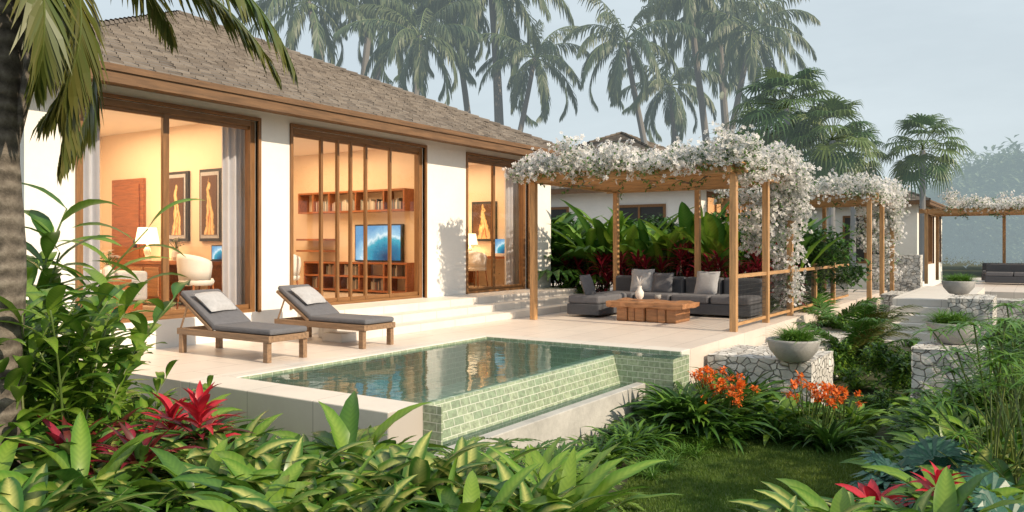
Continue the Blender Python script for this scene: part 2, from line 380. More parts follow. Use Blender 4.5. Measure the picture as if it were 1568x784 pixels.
def inst(me,name,x,y,z,rz=None,sc=1,parent=None):
    o=bpy.data.objects.new(name,me); col.objects.link(o); o.location=(x,y,z); o.rotation_euler=(0,0,R(0,6.28) if rz is None else rz)
    o.scale=(sc,sc,sc) if isinstance(sc,(int,float)) else sc
    if parent: o.parent=parent
    return o
def empty(name,loc=(0,0,0),rz=0):
    o=bpy.data.objects.new(name,None); col.objects.link(o); o.location=loc; o.rotation_euler=(0,0,rz); return o
def pillow(mb,c,w,h,t,m,rx=0,rz=0,n=10):
    mx=Matrix.Translation(c)@Matrix.Rotation(rz,4,'Z')@Matrix.Rotation(rx,4,'X'); vs=[];fs=[]
    for side in (1,-1):
        for i in range(n+1):
            for j in range(n+1):
                u=-1+2*i/n; v=-1+2*j/n
                th=((1-abs(u)**3)*(1-abs(v)**3))**.6
                pin=1-.07*(1-abs(u*v)) if (abs(u)>.99 or abs(v)>.99) else 1-.04*(1-abs(u*v))
                vs.append(mx@Vector((u*w/2*pin,v*h/2*pin,side*t/2*th)))
    N=(n+1)**2
    for i in range(n):
        for j in range(n):
            a=i*(n+1)+j; fs.append((a,a+n+1,a+n+2,a+1)); fs.append((N+a,N+a+1,N+a+n+2,N+a+n+1))
    mb.add(vs,fs,m)
# ------------------------------------------------------------------ villa
FY=9.9
PX0,PX1=4.63,16.7
EX0,EX1,EY0=4.1,17.2,9.3
HK=(EX1-EX0)/2; SL=.45; EZ=3.56
def frame(mb,mg,x0,x1,z0,z1,y,mull,w=.085,d=.13,hw=.03):
    mb.box(x0,x0+w,y,y+d,z0,z1,M['woodz']); mb.box(x1-w,x1,y,y+d,z0,z1,M['woodz'])
    mb.box(x0+w,x1-w,y,y+d,z1-w,z1,M['woodx']); mb.box(x0+w,x1-w,y,y+d,z0,z0+.05,M['woodx'])
    xs=[x0+w]+list(mull)+[x1-w]
    for q in mull: mb.box(q-hw,q+hw,y+.03,y+d-.04,z0+.05,z1-w,M['woodz'])
    for a,b in zip(xs[:-1],xs[1:]):
        a2=a+(hw if a!=xs[0] else 0); b2=b-(hw if b!=xs[-1] else 0)
        mb.box(a2,b2,y+.04,y+.09,z0+.05,z0+.12,M['woodx']); mb.box(a2,b2,y+.04,y+.09,z1-w-.05,z1-w,M['woodx'])
        mg.add([(a2,y+.065,z0+.12),(b2,y+.065,z0+.12),(b2,y+.065,z1-w-.05),(a2,y+.065,z1-w-.05)],[(0,1,2,3)],M['glass'])
def rooftop():
    mb=MB(); cx=(EX0+EX1)/2; cy=EY0+HK
    ctr=Vector((cx,cy,0))
    z0=EZ-.02
    mb.add([(EX0+.03,EY0+.03,z0),(EX1-.03,EY0+.03,z0),(EX1-.03,EY0+2*HK-.03,z0),(EX0+.03,EY0+2*HK-.03,z0),(cx,cy,z0+HK*SL)],[(0,1,4),(1,2,4),(2,3,4),(3,0,4)],M['shingle'])
    st=.17; nr=int(HK/st)
    for side in range(4):
        rot=Matrix.Translation(ctr)@Matrix.Rotation(side*math.pi/2,4,'Z')@Matrix.Translation(-ctr)
        for r in range(nr):
            k=r*st; x0=EX0+k; x1=EX1-k; n=max(1,int((x1-x0)/.2)); w=(x1-x0)/n
            off=(r%2)*w/2
            for i in range(-1,n+1):
                a=max(x0,x0+off+i*w+.004); b=min(x1,x0+off+(i+1)*w-.004)
                if b-a<.02: continue
                lift=.028+R(0,.012); k2=k+st*1.15
                zb=EZ+k*SL+lift; zt=EZ+k2*SL+.006
                a2=a+ (k2-k if a<=x0+.01 else 0); b2=b-(k2-k if b>=x1-.01 else 0)
                yj=EY0+k-R(0,.012)
                vs=[rot@Vector(p) for p in ((a,yj,zb),(b,yj,zb),(max(b2,a2),EY0+k2,zt),(a2,EY0+k2,zt),(a,yj,zb-.035),(b,yj,zb-.035))]
                q=R(0,1); mb.add(vs,[(0,1,2,3),(4,5,1,0)],M['shingle'],[(0,0,q)]*6)
        c0=rot@Vector((EX0,EY0,EZ+.03)); c1=Vector((cx,cy,EZ+HK*SL+.03)); nt=36
        for i in range(nt):
            p=c0.lerp(c1,i/nt); q=c0.lerp(c1,(i+1.15)/nt); p=p+Vector((0,0,.02))
            mb.tube([p,q],[.055,.045],6,M['shingle'])
    return mb.mesh('roof')
ROOF=rooftop()
def villa(dx,dy,full,lights=True):
    E=empty('villa_house',(dx,dy,0))
    mb=MB(); W=M['wall']
    wins=[(5.27,7.97),(8.64,11.92),(13.3,15.65)]; zt=3.28
    mb.box(PX0,PX1,FY,EY0+2*HK-.5,-.9,.38,W)
    xs=PX0
    for a,b in wins+[(PX1,None)]:
        mb.box(xs,a,FY,FY+.25,.38,3.62,W)
        if b: mb.box(a,b,FY,FY+.25,zt,3.62,W); xs=b
    Yb=EY0+2*HK-.5
    mb.box(PX0,PX0+.25,FY+.25,Yb,.38,3.62,W); mb.box(PX1-.25,PX1,FY+.25,Yb,.38,3.62,W); mb.box(PX0+.25,PX1-.25,Yb-.25,Yb,.38,3.62,W)
    mb.obj('walls',E)
    ib=MB(); I=M['inner']
    ib.box(8.3,8.42,FY+.25,14.8,.39,3.45,I); ib.box(12.6,12.72,FY+.25,14.8,.39,3.45,I)
    ib.box(PX0+.25,8.3,14.8,14.95,.39,3.45,I);ib.box(8.42,12.6,14.8,14.95,.39,3.45,I);ib.box(12.72,PX1-.25,14.8,14.95,.39,3.45,I)
    ib.box(PX1-.27,PX1-.25,FY+.25,14.8,.39,3.45,I); ib.box(PX0+.25,PX0+.27,FY+.25,14.8,.39,3.45,I)
    ib.obj('interior_walls',E)
    cb=MB(); cb.box(PX0+.25,PX1-.25,FY+.25,15,3.45,3.5,M['ceil']); cb.obj('ceiling',E)
    fb=MB(); fb.box(PX0+.25,PX1-.25,FY+.25,14.95,.38,.39,M['floor']); fb.obj('interior_floor',E)
    wb=MB(); gb=MB()
    def xp(px): 
        u=(px-784)/1220; return FY*(FW.x+u*RT.x)/(FW.y+u*RT.y)
    frame(wb,gb,5.27,7.97,.38,zt,FY+.06,[6.51],hw=.045)
    frame(wb,gb,8.64,11.92,.38,zt,FY+.06,[xp(499),xp(524),xp(544),xp(567),xp(604)],hw=.024)
    frame(wb,gb,13.3,15.65,.38,zt,FY+.06,[xp(762)],hw=.04)
    for a,b in wins:
        wb.box(a-.05,a,FY-.03,FY+.05,.38,zt+.05,M['woodz']); wb.box(b,b+.05,FY-.03,FY+.05,.38,zt+.05,M['woodz']); wb.box(a,b,FY-.03,FY+.05,zt,zt+.05,M['woodx'])
    for ya in (11.2,15.2):
        wb.box(PX0-.05,PX0+.0,ya,ya+.1,.5,2.9,M['woodz']); wb.box(PX0-.05,PX0,ya+2.0,ya+2.1,.5,2.9,M['woodz']); wb.box(PX0-.05,PX0,ya+1,ya+1.08,.6,2.8,M['woodz'])
        wb.box(PX0-.05,PX0,ya+.1,ya+2.0,2.8,2.9,M['woodx']); wb.box(PX0-.05,PX0,ya+.1,ya+2.0,.5,.6,M['woodx'])
        wb.box(PX0-.02,PX0,ya+.1,ya+1,.6,2.8,M['black']); wb.box(PX0-.02,PX0,ya+1.08,ya+2,.6,2.8,M['black'])
    wb.obj('window_frames',E,bevel=.004); gb.obj('window_glass',E)
    eb=MB(); cy2=EY0+2*HK; Fm=M['fascia']
    eb.box(EX0,EX1,EY0,EY0+.04,EZ-.2,EZ,Fm); eb.box(EX0,EX1,cy2-.04,cy2,EZ-.2,EZ,Fm)
    eb.box(EX0,EX0+.04,EY0+.04,cy2-.04,EZ-.2,EZ,Fm); eb.box(EX1-.04,EX1,EY0+.04,cy2-.04,EZ-.2,EZ,Fm)
    eb.box(EX0-.02,EX1+.02,EY0-.03,EY0,EZ-.06,EZ+.02,Fm)
    eb.box(EX0+.04,EX1-.04,EY0+.04,FY,EZ-.12,EZ-.09,M['woodx'])
    eb.box(EX0+.04,PX0,FY,cy2-.04,EZ-.12,EZ-.09,M['woodx']); eb.box(PX1,EX1-.04,FY,cy2-.04,EZ-.12,EZ-.09,M['woodx'])
    eb.obj('eaves',E)
    r=bpy.data.objects.new('roof',ROOF); col.objects.link(r); r.parent=E
    if lights:
        for nm,x0,x1,p in (('bed',4.9,8.3,165),('living',8.42,12.6,170),('study',12.72,16.4,150)):
            la=bpy.data.lights.new('ceiling_lamp','AREA'); la.shape='RECTANGLE'; la.size=(x1-x0)*.7; la.size_y=3; la.energy=p; la.color=(1,.70,.40)
            lo=bpy.data.objects.new('ceiling_lamp_'+nm,la); col.objects.link(lo); lo.parent=E; lo.location=((x0+x1)/2,12.5,3.42)
    return E
V1=villa(0,0,True)
villa(22.4,0,False); V3=villa(38.5,-5,False,False)
def interior():
    E=V1
    b=MB()
    def curtain(x0,x1,y,z0,z1,amp=.05,wl=.11):
        n=int((x1-x0)/wl*8); vs=[];fs=[]
        for i in range(n+1):
            x=x0+(x1-x0)*i/n; yy=y+amp*math.sin(i/8*2*math.pi)+amp*.3*math.sin(i*.37)
            vs+=[(x,yy,z0),(x,yy*1+.01,z1)]
        for i in range(n): fs.append((2*i,2*i+2,2*i+3,2*i+1))
        b.add(vs,fs,M['curt'])
    curtain(5.3,5.72,10.3,.4,3.4); curtain(7.65,8.1,10.3,.4,3.4); curtain(15.35,15.9,10.3,.4,3.4)
    b.obj('curtains',E,smooth=True)
    d=MB()
    d.box(7.7,8.28,10.7,13.0,1.08,1.14,M['dwood']); d.box(7.75,8.28,10.75,10.81,.39,1.08,M['dwood']); d.box(7.72,8.28,12.0,12.95,.5,1.08,M['dwood'])
    d.box(7.7,7.72,12.05,12.45,.55,1.03,M['slab']); d.box(7.7,7.72,12.5,12.9,.55,1.03,M['slab'])
    d.obj('desk',E,bevel=.005)
    for y0 in (11.15,12.05):
        y1=y0+.58; p=MB()
        p.box(8.25,8.3,y0,y1,1.46,2.66,M['black']); p.box(8.235,8.25,y0+.05,y1-.05,1.51,2.61,M['lgrey']); p.obj('painting_frame',E)
        p=MB(); p.box(8.225,8.235,y0+.09,y1-.09,1.57,2.55,M['paint']); p.obj('painting_canvas',E)
    p=MB(); p.box(16.38,16.43,11.3,12.05,1.5,2.5,M['black']); p.obj('painting_frame',E)
    p=MB(); p.box(16.365,16.38,11.35,12.0,1.56,2.44,M['paint']); p.obj('painting_canvas',E)
    r=MB(); r.box(8.24,8.3,13.35,14.35,.39,2.6,M['dwood']); r.box(8.22,8.24,13.45,14.25,.5,2.5,M['dwood']); r.box(8.16,8.22,13.5,13.53,1.35,1.5,M['black']); r.obj('interior_door',E,bevel=.006)
    def lamp(x,y,z,nm):
        l=MB(); l.lathe([(.07,0),(.075,.02),(.03,.05),(.05,.12),(.06,.18),(.02,.24),(.012,.3)],(x,y,z),12,M['white']); l.lathe([(.2,.28),(.15,.56)],(x,y,z),18,M['lamp']); l.obj(nm,E,smooth=True)
        pl=bpy.data.lights.new('bulb','POINT'); pl.energy=12; pl.color=(1,.7,.4); pl.shadow_soft_size=.08
        po=bpy.data.objects.new(nm+'_bulb',pl); col.objects.link(po); po.location=(x,y,z+.4); po.parent=E
    lamp(7.95,12.75,1.14,'table_lamp'); lamp(16.1,11.9,1.13,'study_lamp')
    def vase(x,y,z,nm,cm,fm):
        l=MB(); l.lathe([(.05,0),(.08,.06),(.07,.14),(.04,.18),(.05,.2)],(x,y,z),12,M['white'])
        for i in range(16):
            a=R(0,6.28); e=R(.5,1.4); q=Vector((x,y,z+.18)); t=q+Vector((math.cos(a)*math.cos(e),math.sin(a)*math.cos(e),math.sin(e)))*R(.14,.24)
            l.tube([q,t],.004,3,L['stem'])
            for k in range(6): l.leaf(t,k*1.05,.3,.05,.04,.3,fm,n=2)
            l.leaf(t-Vector((0,0,.05)),R(0,6),.5,.09,.035,.5,L['green'],n=3)
        l.obj(nm,E)
    vase(8.0,12.0,1.14,'flower_vase',0,L['white'])
    nt=MB(); nt.box(5.9,6.35,10.55,10.95,.39,.92,M['dwood']); nt.obj('side_table',E,bevel=.01); vase(6.12,10.75,.92,'bedside_vase',0,L['white'])
    lp=MB(); lp.box(7.85,8.1,10.85,11.2,1.14,1.155,M['black']); lp.box(8.1,8.115,10.85,11.2,1.15,1.4,M['black']); lp.box(8.094,8.1,10.87,11.18,1.17,1.38,M['tv']); lp.obj('laptop',E)
    def chair(x,y,rz,nm,sc=1):
        c=MB(); vs=[];fs=[]
        n=14
        for lay,(z,rr) in enumerate(((.09,.25),(.23,.27),(.41,.28),(.49,.27))):
            for i in range(n+1):
                th=math.pi*(-.1+1.2*i/n)
                zz=.39+z-(.12*(abs(i-n/2)/(n/2))**2 if lay>1 else 0)
                vs.append((rr*math.cos(th),rr*math.sin(th),zz))
        for l_ in range(3):
            for i in range(n): a=l_*(n+1)+i; fs.append((a,a+1,a+n+2,a+n+1))
        c.add(vs,fs,M['white']); c.lathe([(0,.39),(.24,.40),(.26,.46),(.24,.50),(0,.51)],(0,0,0),16,M['white'])
        for sx in (-1,1):
            for sy in (-1,1): c.tube([(sx*.16,sy*.16,.42),(sx*.2,sy*.2,0)],[.018,.01],6,M['dwood'])
        o=c.obj(nm,E,smooth=True,loc=(x,y,.39),rz=rz); s=o.modifiers.new('thick','SOLIDIFY'); s.thickness=.03
    chair(7.42,10.62,math.radians(90),'desk_chair'); chair(9.35,10.9,math.radians(120),'lounge_chair'); chair(15.4,11.2,math.radians(90),'study_chair')
    bd=MB(); bd.box(5.7,7.1,11.5,13.8,.39,.7,M['dwood']); bd.obj('bed_base',E,bevel=.01)
    bm=MB(); bm.box(5.72,7.08,11.48,13.78,.7,.97,M['white']); bm.box(5.66,7.14,11.42,12.7,.55,1.0,M['lgrey']); pillow(bm,(6.1,13.4,1.08),.6,.4,.2,M['white'],.4,0); pillow(bm,(6.75,13.4,1.08),.6,.4,.2,M['white'],.4,0); bm.obj('bed_mattress',E,bevel=.06)
    s=MB()
    s.box(12.3,12.6,10.75,13.9,2.10,2.14,M['dwood']); s.box(12.3,12.6,10.75,13.9,2.52,2.56,M['dwood'])
    for y in (10.75,11.3,12.1,12.9,13.4,13.86): s.box(12.3,12.6,y,y+.04,2.14,2.52,M['dwood'])
    s.box(12.25,12.6,13.0,13.9,1.5,1.54,M['dwood']);s.box(12.25,12.6,13.0,13.9,1.25,1.29,M['dwood'])
    for z in (.42,.72,1.0): s.box(12.2,12.6,10.6,13.6,z,z+.04,M['dwood'])
    for y in (10.6,11.2,11.9,12.6,13.1,13.56): s.box(12.2,12.6,y,y+.04,.46,.72,M['dwood']); s.box(12.2,12.6,y,y+.04,.76,1.0,M['dwood'])
    s.obj('shelving',E)
    k=MB()
    for y0,y1,z in ((11.4,12.0,2.14),(12.2,12.85,2.14),(13.0,13.35,2.14),(10.9,11.2,2.14),(11.0,11.2,.76),(12.0,12.5,.76),(12.7,13.05,.76),(13.2,13.5,.46),(12.0,12.4,.46),(11.3,11.7,.46)):
        y=y0
        while y<y1:
            w=R(.02,.045); k.box(12.36,12.36+R(.15,.2),y,y+w,z,z+R(.15,.24),M['books']); y+=w+.003
    k.obj('books',E)
    t=MB(); t.box(12.5,12.58,11.0,12.33,1.05,1.84,M['black']); t.obj('television',E)
    t=MB(); t.box(12.49,12.5,11.03,12.30,1.08,1.81,M['tv']); t.obj('television_screen',E)
    ds=MB(); ds.box(15.8,16.4,10.6,12.9,1.07,1.13,M['dwood']); ds.box(15.85,16.38,12.0,12.9,.45,1.07,M['dwood']); ds.box(15.85,16.38,10.62,10.68,.39,1.07,M['dwood'])
    ds.obj('study_desk',E)
    ds=MB(); ds.box(16.2,16.23,10.75,11.25,1.2,1.55,M['tv']); ds.obj('study_screen',E)
interior()
# ------------------------------------------------------------------ ground, deck, pool
M['gnd']=plain('ground_cover',(.05,.085,.025),.95,.45,1.5,.4,c2=(.075,.07,.035))
g=MB(); g.add([(-1500,-1500,-.9),(1500,-1500,-.9),(1500,1500,-.9),(-1500,1500,-.9)],[(0,1,2,3)],M['gnd']); g.obj('ground')
g=MB(); vs=[];fs=[]; NX,NY=90,100
for i in range(NX+1):
    for j in range(NY+1):
        x=.8+(12-.8)*i/NX; y=-6+14.5*j/NY; inpool=(x>4.9 and y>4.1)
        h=hz(x,y); vs.append((x,y,(G0-.03 if inpool or h<G0+.004 else h+.03*math.sin(x*5)*math.cos(y*4)*min(1,(h-G0)*6))))
for i in range(NX):
    for j in range(NY): a=i*(NY+1)+j; fs.append((a,a+NY+1,a+NY+2,a+1))
g.add(vs,fs,M['soil']); g.obj('planting_bed_soil',smooth=True)
DX0=4.95
d=MB(); D=M['deck']
PL,PR,PN,PF=5.4,9.95,4.62,7.05
d.box(DX0,PR+.3,PF+.3,FY,-.9,0,D)
d.box(PR+.3,27,3.9,FY,-.9,0,D)
d.box(16.7,27,FY,15,-.9,0,D)
d.obj('terrace_deck')
c=MB(); C=M['cope']; WE=9.4; EY=3.8
c.box(DX0,PL,PN-.12,PF+.3,-.9,.004,C); c.box(PL,PR,PF,PF+.3,-.9,.004,C); c.box(PR,PR+.3,EY+.1,PF+.3,-.9,.004,C)
c.obj('pool_coping',bevel=.01)
c=MB(); c.box(DX0+.25,WE-.002,4.17,4.30,-.9,-.36,M['render']); c.box(DX0+.25,PL,4.30,PN-.121,-.9,-.361,M['render']); c.obj('overflow_channel_wall',bevel=.01)
st=MB()
st.box(8.75,17.3,9.1,FY,0,.38,C); st.box(8.45,17.6,8.7,9.1,0,.253,C); st.box(8.15,17.9,8.3,8.7,0,.127,C)
st.box(16.7,17.3,FY,12,0,.378,C);st.box(17.3,17.6,9.1,12,0,.251,C)
st.obj('terrace_steps',bevel=.008)
PE=empty('swimming_pool'); PB=-.60
p=MB(); p.box(PL,PR,4.3,PF,PB-.1,PB,M['tile_xy']); p.box(WE,PR,EY,4.3,PB-.1,PB,M['tile_xy']); p.obj('pool_floor',PE)
p=MB(); p.box(PL+.001,PR-.001,PF-.03,PF-.001,PB,-.005,M['tile_xz'])
w0,w1=PN,PN+.16
p.add([(PL+.001,w0-.1,-.42),(WE,w0-.1,-.42),(WE,w0,-.045),(PL+.001,w0,-.045)],[(0,1,2,3)],M['tile_xz'])
p.add([(PL+.001,w1,-.045),(WE,w1,-.045),(WE,w1,PB),(PL+.001,w1,PB)],[(0,1,2,3)],M['tile_xz'])
p.box(WE+.001,PR-.001,EY+.001,EY+.12,-.9,-.035,M['tile_xz'])
p.box(PL+.001,WE,4.301,4.31,PB,-.4,M['tile_xz'])
p.obj('weir_wall',PE)
p=MB(); p.box(PL+.001,PL+.02,4.3,PF-.03,PB,-.005,M['tile_yz']); p.box(PR-.02,PR-.001,EY+.12,PF-.03,PB,-.005,M['tile_yz'])
p.box(WE-.001,WE+.12,EY+.12,w0,-.9,-.035,M['tile_yz']); p.obj('end_walls',PE)
p=MB(); p.add([(PL+.001,w0,-.045),(WE+.12,w0,-.045),(WE+.12,w1,-.045),(PL+.001,w1,-.045)],[(0,1,2,3)],M['tile_xy']); p.obj('weir_top',PE)
p=MB(); p.add([(PL+.02,w0+.02,-.03),(WE+.02,w0+.02,-.03),(WE+.02,EY+.012,-.03),(PR-.02,EY+.012,-.03),(PR-.02,PF-.03,-.03),(PL+.02,PF-.03,-.03)],[(0,1,2,3,4,5)],M['water'])
p.add([(PL+.02,4.31,-.4),(WE-.01,4.31,-.4),(WE-.01,w1-.08,-.4),(PL+.02,w1-.08,-.4)],[(0,1,2,3)],M['water']); p.obj('water',PE)
def stonewall(x0,x1,y0,y1,z0,z1,cap=False):
    b=MB(); b.box(x0,x1,y0,y1,z0,z1,M['stone'])
    o=b.obj('stone_wall'); 
    s=o.modifiers.new('sub','SUBSURF'); s.subdivision_type='SIMPLE'; s.levels=s.render_levels=5
    tx=bpy.data.textures.new('lump','VORONOI'); tx.noise_scale=.2
    dm=o.modifiers.new('disp','DISPLACE'); dm.texture=tx; dm.strength=-.035; dm.mid_level=.3; dm.texture_coords='GLOBAL'
stonewall(10.75,12.1,2.45,3.85,-.95,-.12)
stonewall(12.1,20,2.9,3.85,-.95,-.25)
stonewall(11.6,12.5,.5,1.4,-.95,.05)
stonewall(10.45,11.3,-.6,.12,-.95,.5)
stonewall(22,23,-6,1.2,-.95,.1); stonewall(17.5,21,-1.2,-.2,-.95,.3); stonewall(23,25,2.9,3.5,-.95,.1); stonewall(18.5,20.3,.75,1.55,-.95,.32); stonewall(27.2,27.8,3,4.4,-.95,1.1)
gs=MB()
for i in range(6): gs.box(18.4+.34*i,20.6,1.65,2.8,-.9+(.0 if i==0 else -.62+.16*i+.9-.16) ,-.62+.16*i,C)
gs.obj('garden_steps',bevel=.01)
tr=MB(); tr.box(20.61,27,1.3,2.85,-.9,.17,C); tr.obj('garden_landing')
tr=MB(); tr.box(28,40,-8,3.0,-.9,0,D); tr.obj('lower_terrace')
# ------------------------------------------------------------------ pergola + flowers
def star(mb,p,sz,m):
    p=Vector(p); nrm=Vector((R(-1,1),R(-1,1),R(-.4,1))).normalized(); a=nrm.orthogonal().normalized(); b=nrm.cross(a); q=R(0,1); t0=R(0,6)
    vs=[p]; cs=[(0,0,q)]; fs=[]
    for k in range(5):
        th=t0+k*1.2566
        for dt,rr in ((-.45,.8),(0,1.05),(.45,.8)):
            vs.append(p+(a*math.cos(th+dt)+b*math.sin(th+dt))*sz*rr+nrm*sz*.3); cs.append((1,1,q))
        fs.append((0,1+3*k,2+3*k,3+3*k))
    mb.add(vs,fs,m,cs)
def blooms(sx,sy,seed=1,dens=1.0):
    random.seed(seed); mb=MB()
    cl=[]
    def addbox(n,x0,x1,y0,y1,z0,z1,ff=.8):
        for i in range(int(n*dens)): cl.append((Vector((R(x0,x1),R(y0,y1),R(z0,z1))),ff))
    for i in range(int(150*dens)):
        x=R(-.3,sx+.2); y=R(-.25,sy+.25); bmp=.5+.5*math.sin(y*2.3+seed)*math.sin(x*1.7+1)
        cl.append((Vector((x,y,2.76+R(0,.30)+.14*bmp)),.8))
    for i in range(int(185*dens)):
        y=R(-.25,sy+.25); hh=.36+.18*math.sin(y*2.1+.7*seed)+.09*math.sin(y*7); zz=R(-.12,1)
        cl.append((Vector((R(-.38,.2),y,2.68+zz*hh)),.94 if zz>.25 else .35))
    for i in range(int(140*dens)):
        x=R(-.3,sx+.3); cl.append((Vector((x,R(-.35,.1),2.66+R(-.06,.38)+.12*math.sin(x*2.5+seed))),.92))
    addbox(75,sx-.25,sx+.25,-.3,.5,1.9,2.8,.92); addbox(75,sx-.2,sx+.3,-.2,.9,1.2,2.2,.92); addbox(36,sx-.1,sx+.2,-.15,.35,.3,1.3,.85)
    addbox(30,sx*.75,sx+.1,.1,.9,1.5,2.6,.85)
    for c,ff in cl:
        k=int(R(9,16)); g=R(0,1)<ff
        for j in range(k):
            v=Vector((random.gauss(0,.08),random.gauss(0,.08),random.gauss(0,.065)))
            if g: star(mb,c+v*1.1,R(.032,.052),L['white'])
            if R(0,1)<(.5 if g else 1): mb.leaf(c+v*.95,R(0,6.28),R(-.6,.9),R(.07,.11),R(.035,.05),.5,L['vine'],'ovate',2,.2)
    for i in range(34):
        y=R(0,sy); x=R(-.1,sx); pts=[Vector((x,y,2.72))]
        for k in range(6): pts.append(pts[-1]+Vector((R(-.12,.2),R(-.22,.22),R(-.09,.05))))
        mb.tube(pts,.009,4,M['bark'])
        for q in pts:
            for k in range(3): mb.leaf(q,R(0,6.28),R(-.9,.3),.08,.04,.4,L['vine'],'ovate',2)
    return mb.mesh('flowering_vine')
BL1=blooms(3.5,3.8,3,1.5); BL2=blooms(3.8,3.8,9,1.0)
def pergola(x,y,sx,sy,bl,rail=True):
    E=empty('wooden_pergola',(x,y,0))
    b=MB()
    P=M['pwz']
    ps=[(0,0),(0,sy),(sx,0),(sx,sy),(sx,sy/2),(sx*.52,0)]
    for i,j in ps: b.box(i-.055,i+.055,j-.055,j+.055,0,2.56,P)
    b.obj('posts',E,bevel=.006)
    b=MB()
    for j in (0,sy): b.box(-.25,sx+.25,j-.035,j+.035,2.561,2.70,M['pwx'])
    for i in (0,sx): b.box(i-.04,i+.04,-.22,-.036,2.563,2.699,M['pwy']); b.box(i-.04,i+.04,.036,sy-.036,2.563,2.699,M['pwy']); b.box(i-.04,i+.04,sy+.036,sy+.22,2.563,2.699,M['pwy'])
    n=int(sx/.28)
    for q in range(1,n):
        i=sx*q/n; b.box(i-.02,i+.02,.036,sy-.036,2.59,2.68,M['pwy'])
    n=int(sy/.17)
    for q in range(n+1):
        j=-.15+(sy+.3)*q/n; b.box(-.2,sx+.2,j-.045,j+.045,2.702,2.722,M['pwx'])
    b.obj('beams',E,bevel=.004)
    v=bpy.data.objects.new('flowering_vine',bl); col.objects.link(v); v.parent=E
    return E
pergola(12.7,4.1,3.5,3.8,BL1)
pergola(22,3.6,3.8,3.8,BL2); pergola(32.5,-1.2,3.8,4.6,BL2)
r=MB()
yy=4.1
for a,b_ in [(12.76,14.46),(14.58,16.14),(16.26,18.2),(18.3,20.1),(20.2,21.94)]:
    r.box(a,b_,yy-.03,yy+.03,.86,.92,M['pwx']); r.box(a,b_,yy-.02,yy+.02,.08,.13,M['pwx'])
    n=int((b_-a)/.075)
    for i in range(n+1): r.box(a+(b_-a)*i/n-.003,a+(b_-a)*i/n+.003,yy-.003,yy+.003,.13,.86,M['black'])
    for z in [.13+.075*k for k in range(1,10)]: r.box(a,b_,yy+.004,yy+.009,z-.003,z+.003,M['black'])
for x in (18.25,20.15): r.box(x-.05,x+.05,yy-.05,yy+.05,0,1.0,M['pwz'])
r.obj('wooden_railing')
# ------------------------------------------------------------------ furniture
def sofa():
    E=empty('outdoor_sofa',(0,0,0)); b=MB()
    G=M['dgrey']
    b.box(14.95,15.95,4.5,7.7,.05,.26,G); b.box(13.6,14.949,7.0,7.7,.05,.26,G) ; b.obj('base',E,bevel=.02)
    b=MB()
    for y0 in (4.52,5.32,6.12,6.92): b.box(14.93,15.7,y0,y0+.77,.262,.42,M['grey'])
    b.box(13.62,14.92,7.02,7.69,.262,.42,M['grey']); b.obj('seat_cushions',E,bevel=.04)
    b=MB()
    for y0 in (4.52,5.32,6.12,6.92): b.box(15.7,15.95,y0,y0+.77,.262,.74,G)
    b.obj('back_cushions',E,bevel=.05)
    b=MB(); pillow(b,(15.5,6.95,.66),.5,.5,.16,M['lgrey'],math.radians(72),math.radians(-80)); pillow(b,(15.5,5.55,.64),.5,.5,.16,M['lgrey'],math.radians(70),math.radians(-95)); pillow(b,(15.5,6.5,.62),.45,.45,.14,M['grey'],math.radians(68),math.radians(-85)); pillow(b,(14.1,7.5,.6),.45,.45,.14,M['grey'],math.radians(70),0)
    b.obj('throw_pillows',E,smooth=True)
sofa()
def garden_sofa(x,y,rz):
    E=empty('outdoor_sofa',(x,y,0),rz); b=MB(); b.box(0,.9,0,2.6,.06,.3,M['dgrey']); b.box(.65,.9,0,2.6,.301,.72,M['dgrey']); b.obj('base',E,bevel=.03)
    b=MB(); 
    for k in range(3): b.box(.0,.64,.02+k*.86,.86+k*.86,.302,.44,M['grey'])
    b.obj('seat_cushions',E,bevel=.03)
garden_sofa(35,-.8,0); garden_sofa(33.2,-1.0,0)
def table():
    E=empty('coffee_table',(13.75,5.95,0)); b=MB()
    b.box(-.45,.45,-.75,.75,.26,.36,M['slab']); 
    o=b.obj('slab_top',E,bevel=.02)
    s=o.modifiers.new('s','SUBSURF'); s.subdivision_type='SIMPLE'; s.levels=s.render_levels=4
    tx=bpy.data.textures.new('t','CLOUDS'); tx.noise_scale=.25; dm=o.modifiers.new('d','DISPLACE'); dm.texture=tx; dm.strength=.09
    b=MB(); y=-.6
    for w in (.21,.16,.25,.19,.15,.22): 
        b.box(-.33-R(0,.06),.32,y,y+w-.006,0,.27+R(0,.01),M['slab']); y+=w
    b.obj('trunk_base',E,bevel=.03)
    b=MB(); b.lathe([(.04,.37),(.075,.42),(.08,.50),(.035,.58),(.045,.62)],(-.05,.25,.02),16,M['white']); b.lathe([(.03,.37),(.06,.40),(.055,.46),(.05,.46)],(.1,-.05,.02),14,M['conc'])
    for i in range(10): b.leaf((-.05,.25,.62),R(0,6.28),R(.9,1.4),R(.12,.25),.02,.6,L['white'],n=4)
    b.obj('vases',E,smooth=True)
table()
